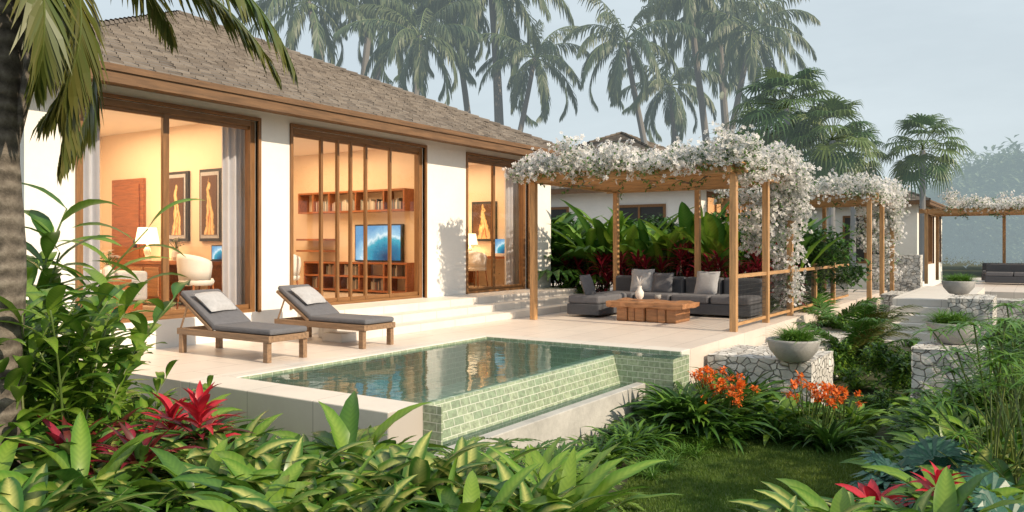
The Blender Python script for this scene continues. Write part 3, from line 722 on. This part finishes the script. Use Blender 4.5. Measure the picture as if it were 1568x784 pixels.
def lounger(x,y):
    E=empty('sun_lounger',(x,y,0)); b=MB(); W=M['lw']; w=.62
    for i in (0,w-.06): b.box(i,i+.06,0,1.8,.24,.32,W)
    b.box(.06,w-.06,0,.05,.243,.317,W); b.box(.06,w-.06,1.75,1.8,.243,.317,W)
    for i in (0,w-.07):
        for j in (.03,1.68): b.box(i+.003,i+.067,j,j+.08,0,.24,W)
    for k in range(9): b.box(.061,w-.061,.08+k*.115,.16+k*.115,.285,.31,W)
    hy=1.1; an=math.radians(31); 
    mx=Matrix.Translation((0,hy,.32))@Matrix.Rotation(an,4,'X')
    for i in (0.01,w-.05): b.box(i,i+.04,0,.78,-.02,.02,W,mx=mx)
    for k in range(6): b.box(.051,w-.051,.05+k*.13,.13+k*.13,-.012,.012,W,mx=mx)
    for i in (.02,w-.05): b.tube([(i,1.76,.28),(i,hy+.5,.32+.29)],.014,6,W)
    b.obj('frame',E,bevel=.005)
    b=MB(); b.box(.02,w-.02,.0,hy+.02,.325,.395,M['grey']); b.obj('seat_mattress',E,bevel=.025)
    b=MB(); b.box(.02,w-.02,.0,.80,.025,.095,M['grey'],mx=mx); b.obj('back_mattress',E,bevel=.025)
    b=MB(); pillow(b,Vector((.30,1.40,.66)),.46,.40,.15,M['lgrey'],math.radians(34),math.radians(8)); b.obj('pillow',E,smooth=True)
lounger(6.24,7.55); lounger(7.8,7.52)
def bowl(x,y,z,sc=1,me=None):
    E=empty('planter_bowl',(x,y,z)); b=MB()
    b.lathe([(0,0),(.17,0),(.2,.02),(.30,.14),(.335,.26),(.33,.285),(.30,.285),(.29,.24),(0,.22)],(0,0,0),32,M['conc']); o=b.obj('bowl',E,smooth=True)
    for i in range(13):
        a=R(0,6.28); r_=R(0,.2); inst(GR[i%2],'grass_tuft',r_*math.cos(a),r_*math.sin(a),.22,sc=.85,parent=E)
    E.scale=(sc,)*3
# ------------------------------------------------------------------ plant meshes
def variants(fn,n): return [fn(i) for i in range(n)]
def rosette(name,n,L0,L1,W,p0,p1,droop,mat,shape='lance',fold=.3,pet=0,wave=0,mats=None,seg=6,pw=1.2,sp=.02):
    mb=MB()
    for i in range(n):
        t=i/n; pit=p1+(p0-p1)*t**.8+R(-.12,.12); l=R(L0,L1)*(1-.35*t**3)
        m=mat if not mats else random.choice(mats)
        mb.leaf((R(-sp,sp),R(-sp,sp),.0),i*2.4+R(-.3,.3),pit,l,W*R(.8,1.15),droop*R(.7,1.2),m,shape,seg,fold,pet*R(.7,1.2),R(-.6,.6),wave,pw=pw)
    return mb.mesh(name,True)
VA=variants(lambda i: rosette('variegated_plant',24,.42,.60,.115,1.5,.7,1.5,L['var'],'lance',.4,.16,.07,None,9,1.7,.05),3)
GA=variants(lambda i: rosette('broadleaf_plant',22,.42,.62,.125,1.5,.65,1.5,L['bright'],'lance',.35,.20,.08,[L['bright'],L['green'],L['bright']],9,1.7,.05),3)
SW=variants(lambda i: rosette('strap_leaf_plant',34,.55,.85,.065,1.45,.6,1.4,L['green'],'strap',.5,0,0,[L['green'],L['dark'],L['iris']],8,1.7,.05),3)
GR=variants(lambda i: rosette('grass_tuft',46,.28,.5,.018,1.5,.6,1.3,L['iris'],'sword',.3,0,0,None,4),2)
BN=variants(lambda i: rosette('birds_nest_fern',24,.75,1.0,.15,1.4,.6,.9,L['bright'],'strap',.25,0,.18,None,12),2)
MR=variants(lambda i: rosette('maroon_plant',26,.38,.6,.075,1.5,.5,1.0,L['maroon'],'lance',.3,.05,0,[L['maroon'],L['cord'],L['maroon'],L['dark'],L['green']]),2)
def brom(i):
    mb=MB()
    for k in range(20): mb.leaf((0,0,0),k*2.4,R(.3,.8),R(.42,.58),.075,.7,L['green'] if k%3 else L['maroon'],'strap',6,.4)
    for k in range(20):
        t=k/20; mb.leaf((0,0,.08+.14*t),k*2.4+R(-.3,.3),.35+1.05*t+R(-.15,.15),R(.26,.40)*(1-.15*t),R(.07,.10),R(.5,1.2),L['red'],'lance',8,.35,0,R(-.5,.5),.06)
    return mb.mesh('red_bromeliad',True)
BR=variants(brom,3)
def ginger(i):
    mb=MB()
    for s in range(9):
        a=R(0,6.28); lean=R(.05,.4); h=R(1.3,2.3); pts=[];
        b0=Vector((R(-.2,.2),R(-.2,.2),0))
        for k in range(9):
            t=k/8; pts.append(b0+Vector((math.cos(a)*lean*h*t*t,math.sin(a)*lean*h*t*t,h*t*(1-.08*t))))
        mb.tube(pts,[.016-.01*k/8 for k in range(9)],5,L['stem'])
        n=int(h*7)
        ya=R(0,3.14)
        for k in range(n):
            t=.22+.78*(k+1)/n; x=t*8; j=min(int(x),7); q=pts[j].lerp(pts[j+1],x-j)
            mb.leaf(q,ya+(k%2)*math.pi+R(-.4,.4),R(.55,1.15),R(.38,.56),R(.11,.15),R(.8,1.4),L['bright'] if R(0,1)<.8 else L['green'],'lance',7,.22,.02,R(-.4,.4),.03)
    return mb.mesh('ginger_plant',True)
GI=variants(ginger,3)
def banana(i):
    mb=MB()
    for k in range(15):
        mb.leaf((R(-.1,.1),R(-.1,.1),.1),k*2.4+R(-.3,.3),R(1.0,1.5),R(.8,1.2),R(.20,.29),R(.7,1.4),L['bright'] if R(0,1)<.65 else L['green'],'lance',10,.35,R(.4,.9),R(-.4,.4),.08,pw=2)
    return mb.mesh('banana_plant',True)
BA=variants(banana,3)
def cord(i):
    mb=MB()
    for s in range(4):
        a=R(0,6.28); h=R(.4,1.1); top=Vector((math.cos(a)*.25,math.sin(a)*.25,h)); mb.tube([(0,0,0),top*.5,top],.015,5,M['bark'])
        for k in range(24): mb.leaf(top+Vector((0,0,-.2*(1-k/24))),k*2.4,.1+1.3*k/24,R(.35,.5),.075,1.0,L['cord'] if R(0,1)<.85 else L['maroon'],'lance',5,.3,.04)
    return mb.mesh('cordyline_plant',True)
CO=variants(cord,2)
def fern(i):
    mb=MB()
    for k in range(20): mb.frond((0,0,0),k*2.4+R(-.2,.2),R(.5,1.35),R(.5,.8),1.5,22,.11,.028,L['bright'] if k%2 else L['green'],L['stem'],.1,.1,8,.006,1.2,.2,.08)
    return mb.mesh('fern_plant')
FE=variants(fern,2)
def areca(i):
    mb=MB()
    for k in range(16):
        mb.frond((R(-.15,.15),R(-.15,.15),0),k*2.4+R(-.3,.3),R(.75,1.45),R(1.2,1.9),1.4,34,.38,.035,L['green'] if R(0,1)<.6 else L['palm'],L['stem'],.2,.25,10,.014,1.6,.45,.1)
    return mb.mesh('areca_palm')
AR=variants(areca,2)
def papyrus(i):
    mb=MB()
    for s in range(14):
        a=R(0,6.28); h=R(.75,1.35); t=Vector((math.cos(a)*R(.1,.6),math.sin(a)*R(.1,.6),h)); m_=Vector((t.x*.4,t.y*.4,h*.6))
        mb.tube([(0,0,0),m_,t],.006,4,L['stem'])
        for k in range(18): mb.leaf(t,k*.349+R(-.1,.1),R(.0,.5),R(.18,.28),.026,R(.6,1.2),L['iris'],'sword',4,.2)
    return mb.mesh('papyrus_plant')
PA=variants(papyrus,2)
def fanbush(i,m='blue',n=12,Rr=.42,pet=.6):
    mb=MB()
    for k in range(n): mb.fan((0,0,0),k*2.4+R(-.3,.3),R(.5,1.4),pet*R(.7,1.2),Rr*R(.8,1.1),22,L[m],L['stem'],.4,5.0,split=.62)
    return mb.mesh('fan_palm_bush')
FB=variants(lambda i:fanbush(i),2); FG=variants(lambda i:fanbush(i,'green',16,.6,.9),2)
def bush(name,n,rx,rz,ls,mats,seed=0,cl=26):
    mb=MB()
    cs=[]
    for k in range(cl):
        a=R(0,6.28); e=R(-.1,1.5); r_=R(.55,1.0); cs.append(Vector((math.cos(a)*math.cos(e)*rx*r_,math.sin(a)*math.cos(e)*rx*r_,rz*.35+math.sin(e)*rz*.65*r_)))
    for k in range(n):
        c_=random.choice(cs); v=Vector((random.gauss(0,1),random.gauss(0,1),random.gauss(0,.8)))
        if v.length>1.7: v=v.normalized()*R(.5,1.7)
        v=v*rx*.17
        mb.leaf(c_+v,R(0,6.28),R(-.4,1.1),ls*R(.7,1.2),ls*.42,.6,random.choice(mats),'ovate',2,.25)
    return mb.mesh(name)
BU=[bush('leafy_shrub',1400,.55,.8,.11,[L['green'],L['bright'],L['dark']]) for i in range(2)]
BD=[bush('leafy_shrub',2200,1.1,1.8,.17,[L['green'],L['dark'],L['dark']],cl=40) for i in range(2)]
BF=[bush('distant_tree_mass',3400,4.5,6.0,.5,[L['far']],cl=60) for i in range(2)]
def orangep(i):
    mb=MB()
    for k in range(30): mb.leaf((R(-.1,.1),R(-.1,.1),0),k*2.4,R(.5,1.4),R(.35,.5),.05,1.2,L['green'],'strap',5,.3)
    for k in range(12):
        a=R(0,6.28); t=Vector((math.cos(a)*R(.05,.28),math.sin(a)*R(.05,.28),R(.44,.6))); mb.tube([(0,0,0),t],.006,4,L['stem'])
        for j in range(18): mb.leaf(t+Vector((R(-.03,.03),R(-.03,.03),R(-.02,.03))),R(0,6.28),R(-.1,1.3),R(.04,.065),.03,.8,L['orange'],'ovate',3)
    return mb.mesh('orange_clivia')
OR=variants(orangep,2)
# ------------------------------------------------------------------ placement of plants
NM={}
for lib,nm in ((VA,'variegated_plant'),(GA,'broadleaf_plant'),(SW,'strap_leaf_plant'),(GR,'grass_tuft'),(BN,'birds_nest_fern'),(MR,'maroon_plant'),(BR,'red_bromeliad'),(GI,'ginger_plant'),(BA,'banana_plant'),(CO,'cordyline_plant'),(FE,'fern_plant'),(AR,'areca_palm'),(PA,'papyrus_plant'),(FB,'fan_palm_bush'),(BU,'leafy_shrub'),(BD,'leafy_shrub'),(OR,'orange_clivia')): NM[id(lib)]=nm
def put(lib,px,d,sc=1.0,sz=None,up=0):
    x,y=spot(px,d); s=(sc*R(.93,1.07))
    inst(random.choice(lib),NM[id(lib)],x,y,hz(x,y)+up,None,(s,s,s*(sz or 1)))
for px,d,s in ((60,6.2,1.05),(110,6.5,1.08),(95,5.6,.88),(145,7.0,.9),(70,7.4,1.2),(30,5.4,.85),(130,5.9,.8)): put(GI,px,d,s)
for px,d,s in ((200,6.8,.58),(245,7.0,.5),(170,6.2,.62)): put(GI,px,d,s)
def free(x,y): return not (x>4.7 and y>3.95)
d=4.1
row=0
while d<6.75:
    px=-60+45*(row%2)
    while px<(760 if d<5.2 else 680-60*(d-5.2)):
        q=px+R(-26,26); dd=d+R(-.14,.14); x,y=spot(q,dd)
        if free(x,y):
            c=random.random()
            if d<5.1: lib=VA if c<.45 else GA if c<.70 else SW if c<.85 else FE if c<.95 else MR
            else: lib=SW if c<.40 else GA if c<.58 else MR if c<.74 else FE if c<.84 else VA
            f=1.0
            if 200<q<360 and dd<5.2: f=.85
            put(lib,q,dd,R(.85,1.15)*(1.12 if lib in (VA,GA) else 1.0)*f)
        px+=88
    d+=.38; row+=1
for px,d,s in ((300,6.6,1.5),(345,6.6,1.4),(390,6.4,1.3),(430,6.4,1.25),(480,6.3,1.2),(530,6.25,1.15),(580,6.15,1.1),(260,6.6,1.6),(220,6.8,1.7),(365,6.2,1.25),(450,6.1,1.2),(510,6.0,1.1),(560,5.9,1.05),(610,6.0,1.0),(405,6.55,1.3),(500,6.4,1.15),(550,6.35,1.1),(620,6.2,1.0)): put(random.choice([SW,SW,GA,SW,MR]),px,d,s)
for px,d,s in ((330,6.7,1.5),(280,6.9,1.6),(235,7.1,1.7),(185,7.3,1.7)): put(GA,px,d,s)
for px,d,s in ((262,5.8,.85),(305,5.5,.85),(240,6.2,.7)): put(BR,px,d,s,up=.52)
for px,d,s in ((285,6.1,.6),(330,5.9,.6)): put(BR,px,d,s,up=.50)
for px,d,s in ((105,5.1,1.0),(150,5.5,1.0),(215,5.0,.85)): put(MR,px,d,s,up=.30)
for px,d,s in ((1340,4.9,.85),(1355,5.2,.7),(1440,4.9,.62)): put(BR,px,d,s,up=.38)
for px,d,s in ((860,4.7,.9),(925,4.8,.8),(815,5.0,.8),(780,4.5,.75)): put(BN,px,d,s)
for px,d,s in ((800,4.3,.95),(960,4.15,.6),(1050,4.0,.55),(1120,4.1,.62),(1190,4.2,.8),(1270,4.4,1.0),(1300,4.3,1.0),(1235,4.2,.9)): put(random.choice([VA,GA,VA]),px,d,s)
for px,d,s in ((690,5.6,1.1),(760,5.7,1.1),(830,5.9,1.0),(720,6.1,1.15),(780,6.2,1.05),(650,5.9,1.05),(850,6.4,1.0),(890,6.9,.95),(700,5.3,1.0),(820,5.5,.95),(640,6.2,1.0)): put(FE,px,d,s,1.2)
for px,d,s in ((1370,4.5,1.0),(1430,4.4,1.0),(1500,4.6,1.0),(1560,4.5,1.0),(1390,5.3,.95),(1440,5.5,1.0),(1490,5.6,1.05),(1545,5.3,1.05),(1365,6.2,.8),(1410,6.4,.9),(1460,6.6,1.0),(1530,6.4,1.0),(1415,4.8,1.05),(1475,5.0,1.05)): put(random.choice([GA,VA,SW,MR,GA]),px,d,s)
for k in range(46):
    t=k/45; x=5.5+4.0*t+R(-.1,.1); y=3.8+R(-.25,.15)
    lib=random.choice([GR,FE,SW,GR])
    inst(random.choice(lib),NM[id(lib)],x,y,G0,None,R(.6,.85) if lib is not GR else R(.95,1.3))
for k in range(50):
    t=R(0,1); x=7.2+3.3*t; y=3.4-R(0,.3)-.15*t; inst(random.choice(GR),'grass_tuft',x,y,G0,None,R(.5,.8))
for k in range(22): put(random.choice([SW,GR,FE,GA]),R(1040,1330),R(9.4,9.9),R(.65,.9))
for px,d,s in ((1095,9.6,1.15),(1125,9.4,1.1),(1235,9.1,1.0),(1258,9.0,1.0),(1290,9.1,.9),(1110,9.2,.95)): put(OR,px,d,s,sz=1.2)
for k in range(20):
    x=R(8.9,10.7); y=R(3.1,3.6); inst(random.choice(SW+FE),'strap_leaf_plant',x,y,G0,None,R(1.1,1.4))
for px,d,s in ((1270,8.8,.8),(1190,9.2,.75),(1150,9.3,.75)): put(SW,px,d,s)
for k in range(66):
    d=R(7.0,10.8); px=R(1355 if d<9.8 else 1310,1600); lib=random.choice([GA,SW,FE,GA,VA,BU,GA,SW])
    f=.55+.45*sm(1370,1500,px); 
    if 1400<px<1500 and d>8.6: f*=.75
    put(lib,px,d,R(.8,1.1)*f*(.8 if lib is BU else 1))
for px,d,s in ((1520,5.9,1.0),(1560,6.2,1.05),(1545,6.8,1.0),(1580,5.4,.95),(1565,7.4,1.05)): put(PA,px,d,s)
for px,d,s in ((1420,5.9,.72),(1395,6.3,.6),(1450,5.5,.65)): put(FB,px,d,s)
for px,d,s in ((1560,4.4,.6),(1545,5.0,.65)): put(FB,px,d,s)
for px,d,s in ((1300,13.5,.9),(1315,15.5,1.05),(1270,17.0,1.1),(1535,12.5,.75)): put(AR,px,d,s)
for k in range(64):
    d=R(11,20); px=R(1275,1600); f=1 if px<1360 else .75
    if 1362<px<1440: f=.5
    put(random.choice([BU,BU,FE,GA,SW,BU]),px,d,R(.8,1.05)*f)
bowl(*spot(1215,10.45),-.12); bowl(*spot(1460,10.95),.05); bowl(*spot(1468,17.5),.33,1.0)
# bed behind the pergola
for y in np.arange(4.7,12.8,.5):
    inst(random.choice(BA),'banana_plant',17.8+R(-.3,.4),y+R(-.2,.2),0,None,R(1.05,1.45))
for y in np.arange(4.6,11.5,.7): inst(random.choice(CO),'cordyline_plant',17.0+R(-.2,.2),y+R(-.2,.2),0,None,R(.8,1.25))
for y in np.arange(4.4,15,.8): inst(random.choice(BD),'leafy_shrub',19.0+R(-.2,.4),y,0,None,R(.95,1.2))
for k in range(24): inst(random.choice(BU+SW+GA),'leafy_shrub',16.75+R(-.1,.2),R(4.6,9.3),0,None,R(.55,.8))
for x,y,s in ((18.0,10.6,1.7),(18.4,9.6,1.8),(18.8,11.6,1.9),(19.3,12.8,1.9),(18.2,12.0,1.5)): inst(random.choice(FG),'fan_palm_bush',x,y,0,None,s)
for k in range(14): inst(random.choice(BD+BA),'leafy_shrub',R(19,26),R(4.9,8.5),0,None,R(.6,.9))
for k in range(8): inst(random.choice(BD+BA),'leafy_shrub',R(26.5,38),R(7.3,9),0,None,R(.6,1.0))
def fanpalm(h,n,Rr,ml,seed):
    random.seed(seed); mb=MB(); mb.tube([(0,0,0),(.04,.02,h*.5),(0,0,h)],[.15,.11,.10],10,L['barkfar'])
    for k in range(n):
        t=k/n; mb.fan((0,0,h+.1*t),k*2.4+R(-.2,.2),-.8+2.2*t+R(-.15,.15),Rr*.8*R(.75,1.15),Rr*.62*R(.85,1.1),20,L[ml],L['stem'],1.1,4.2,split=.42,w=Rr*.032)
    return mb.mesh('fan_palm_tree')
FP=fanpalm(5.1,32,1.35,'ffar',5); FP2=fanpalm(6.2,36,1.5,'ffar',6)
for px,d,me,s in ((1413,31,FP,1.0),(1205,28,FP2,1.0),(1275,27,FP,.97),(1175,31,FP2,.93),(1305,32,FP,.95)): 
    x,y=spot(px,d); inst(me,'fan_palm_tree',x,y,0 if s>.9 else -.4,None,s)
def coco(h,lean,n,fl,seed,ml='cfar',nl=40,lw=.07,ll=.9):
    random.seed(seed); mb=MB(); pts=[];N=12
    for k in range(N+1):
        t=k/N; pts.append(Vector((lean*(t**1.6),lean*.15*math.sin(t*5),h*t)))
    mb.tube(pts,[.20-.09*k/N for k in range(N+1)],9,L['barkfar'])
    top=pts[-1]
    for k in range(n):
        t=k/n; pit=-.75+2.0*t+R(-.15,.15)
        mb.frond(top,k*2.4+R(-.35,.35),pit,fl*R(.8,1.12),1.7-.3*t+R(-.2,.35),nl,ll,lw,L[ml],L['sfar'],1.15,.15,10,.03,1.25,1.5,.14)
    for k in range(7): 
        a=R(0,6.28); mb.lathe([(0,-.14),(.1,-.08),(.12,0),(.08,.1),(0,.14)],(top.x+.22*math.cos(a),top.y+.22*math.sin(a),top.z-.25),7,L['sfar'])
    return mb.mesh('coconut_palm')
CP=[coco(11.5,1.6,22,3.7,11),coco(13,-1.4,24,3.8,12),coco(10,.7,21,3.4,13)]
def putcoco(me_i,px,d,ztop,rz=None):
    me=CP[me_i]; H=[11.5,13,10][me_i]; s=ztop/H; ln=[1.6,-1.4,.7][me_i]*s
    rz=R(0,6.28) if rz is None else rz
    x,y=spot(px,d); x-=ln*math.cos(rz); y-=ln*math.sin(rz)
    inst(me,'coconut_palm',x,y,-.5,rz,(s,s,s))
rtang=math.atan2(RT.y,RT.x)
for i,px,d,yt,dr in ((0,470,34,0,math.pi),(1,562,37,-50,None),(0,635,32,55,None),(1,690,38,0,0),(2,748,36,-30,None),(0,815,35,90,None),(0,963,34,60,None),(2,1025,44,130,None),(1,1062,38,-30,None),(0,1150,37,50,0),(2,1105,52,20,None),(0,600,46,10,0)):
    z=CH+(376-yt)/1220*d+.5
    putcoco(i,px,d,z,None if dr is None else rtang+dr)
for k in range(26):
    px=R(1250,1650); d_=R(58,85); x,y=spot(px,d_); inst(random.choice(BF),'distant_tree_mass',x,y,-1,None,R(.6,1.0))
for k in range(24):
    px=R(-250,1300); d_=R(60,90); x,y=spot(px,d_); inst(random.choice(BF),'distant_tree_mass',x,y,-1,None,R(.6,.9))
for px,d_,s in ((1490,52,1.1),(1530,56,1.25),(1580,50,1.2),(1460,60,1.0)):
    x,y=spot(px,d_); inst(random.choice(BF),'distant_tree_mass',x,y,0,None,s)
def nearpalm():
    random.seed(21)
    E=empty('palm_tree',(*spot(4,5.2),G0)); mb=MB()
    H=4.35
    pts=[Vector((.0+.02*math.sin(k*.4),0,H*k/40)) for k in range(41)]
    mb.tube(pts,[.125-.02*k/40 + .003*(k%2) for k in range(41)],20,M['bark']); mb.tube([(0.05,-.02,2.9),(.10,-.14,3.4),(.12,-.22,4.4)],[.03,.04,.035],10,M['bark'])
    mb.obj('trunk',E,smooth=True)
    f=MB(); top=Vector((0,0,H)); ra=math.atan2(RT.y,RT.x)
    def P_(a,pit,L_,dr,ll=.5,pw=1.2): f.frond(top+Vector((0,0,R(-.05,.1))),ra+a,pit,L_,dr,70,ll,.034,L['palm'],L['stem'],.75,.1,16,.018,pw,.6,.12)
    P_(.02,.12,2.3,1.35,.48,1.3); P_(.22,.0,2.05,1.1,.40,1.3); P_(-.25,.1,1.75,2.6,.45,.8); P_(.55,-.2,1.7,1.9,.45,.7); P_(-.7,-.1,1.5,2.2,.42); P_(.0,-.6,1.75,1.2,.42,.6)
    for a in (1.3,2.0,2.8,3.5,4.2,5.0): P_(a,R(-.1,.8),1.9,1.7,.45)
    f.obj('fronds',E)
nearpalm()
# ------------------------------------------------------------------ lawn
def lawn():
    poly=[spot(1045,11.6),spot(1000,9.0),spot(900,6.3),spot(930,5.2),spot(1420,5.2),spot(1340,7.6),spot(1340,9.6),spot(1390,12.2),spot(1150,10.2)]
    me=bpy.data.meshes.new('lawn'); me.from_pydata([(x,y,G0+.006) for x,y in poly],[],[tuple(range(len(poly)))]); M['lawn']=plain('lawn_turf',(.07,.11,.025),.95,.4,3,.5); me.materials.append(M['lawn'])
    o=bpy.data.objects.new('lawn',me); col.objects.link(o)
    P=np.array(poly); mn=P.min(0); mxx=P.max(0); N=280000
    q=np.random.uniform(mn,mxx,(N,2)); ins=np.zeros(N,bool); j=len(P)-1
    for i in range(len(P)):
        xi,yi=P[i];xj,yj=P[j]
        c_=((yi>q[:,1])!=(yj>q[:,1]))&(q[:,0]<(xj-xi)*(q[:,1]-yi)/(yj-yi+1e-12)+xi); ins^=c_; j=i
    q=q[ins][:130000]; n=len(q)
    th=np.random.uniform(0,6.28,n); h=np.random.uniform(.02,.05,n); w=np.random.uniform(.003,.006,n); ln=np.random.uniform(0,.035,n); ta=np.random.uniform(0,6.28,n)
    v=np.zeros((n,3,3),np.float32); dx=np.cos(th)*w; dy=np.sin(th)*w
    v[:,0]=np.stack([q[:,0]-dx,q[:,1]-dy,np.full(n,G0)],1); v[:,1]=np.stack([q[:,0]+dx,q[:,1]+dy,np.full(n,G0)],1)
    v[:,2]=np.stack([q[:,0]+np.cos(ta)*ln,q[:,1]+np.sin(ta)*ln,G0+h],1)
    me=bpy.data.meshes.new('lawn_grass'); me.vertices.add(3*n); me.vertices.foreach_set('co',v.ravel()); me.loops.add(3*n); me.loops.foreach_set('vertex_index',np.arange(3*n,dtype=np.int32))
    me.polygons.add(n); me.polygons.foreach_set('loop_start',np.arange(0,3*n,3,dtype=np.int32)); me.materials.append(L['grass'])
    me.update(calc_edges=True); me.validate()
    ca=me.color_attributes.new('Col','FLOAT_COLOR','POINT'); b_=np.clip(np.random.uniform(0,.6,n)+.4*np.sin(q[:,0]*2.1)*np.cos(q[:,1]*1.7),0,1)
    c_=np.ones((n,3,4),np.float32)*.5; c_[:,:,2]=b_[:,None]; c_[:,:,3]=1; ca.data.foreach_set('color',c_.ravel())
    o=bpy.data.objects.new('lawn_grass',me); col.objects.link(o)
lawn()
# ------------------------------------------------------------------ sky & sun
sv=Vector((-.06,-.9,0)).normalized(); EL=math.radians(32)
tosun=Vector((sv.x*math.cos(EL),sv.y*math.cos(EL),math.sin(EL)))
sl=bpy.data.lights.new('sun','SUN'); sl.energy=5; sl.angle=math.radians(.6); sl.color=(1,.83,.61)
so=bpy.data.objects.new('sun',sl); col.objects.link(so); so.rotation_euler=tosun.to_track_quat('Z','Y').to_euler()
w=bpy.data.worlds.new('World'); scene.world=w; w.use_nodes=True; t=w.node_tree
bg=t.nodes['Background']; sky=nn(t,'ShaderNodeTexSky',sky_type='NISHITA'); sky.sun_disc=False; sky.sun_elevation=EL; sky.sun_rotation=math.atan2(sv.x,sv.y)
sky.dust_density=3.5; sky.air_density=1.2; sky.ozone_density=1.5
tc=nn(t,'ShaderNodeTexCoord'); m2=nn(t,'ShaderNodeMapping'); m2.inputs['Scale'].default_value=(1,1,3.5); t.links.new(tc.outputs['Generated'],m2.inputs[0])
cn=noise(t,m2.outputs[0],2.2,6,.6)
cf=ramp(t,cn,[(.40,(0,0,0)),(.75,(1,1,1))])
cc=mixc(t,mth(t,'ADD',mth(t,'MULTIPLY',cf,.18),.76),sky.outputs[0],(7.6,8.6,9.1))
t.links.new(cc,bg.inputs[0]); bg.inputs[1].default_value=.1
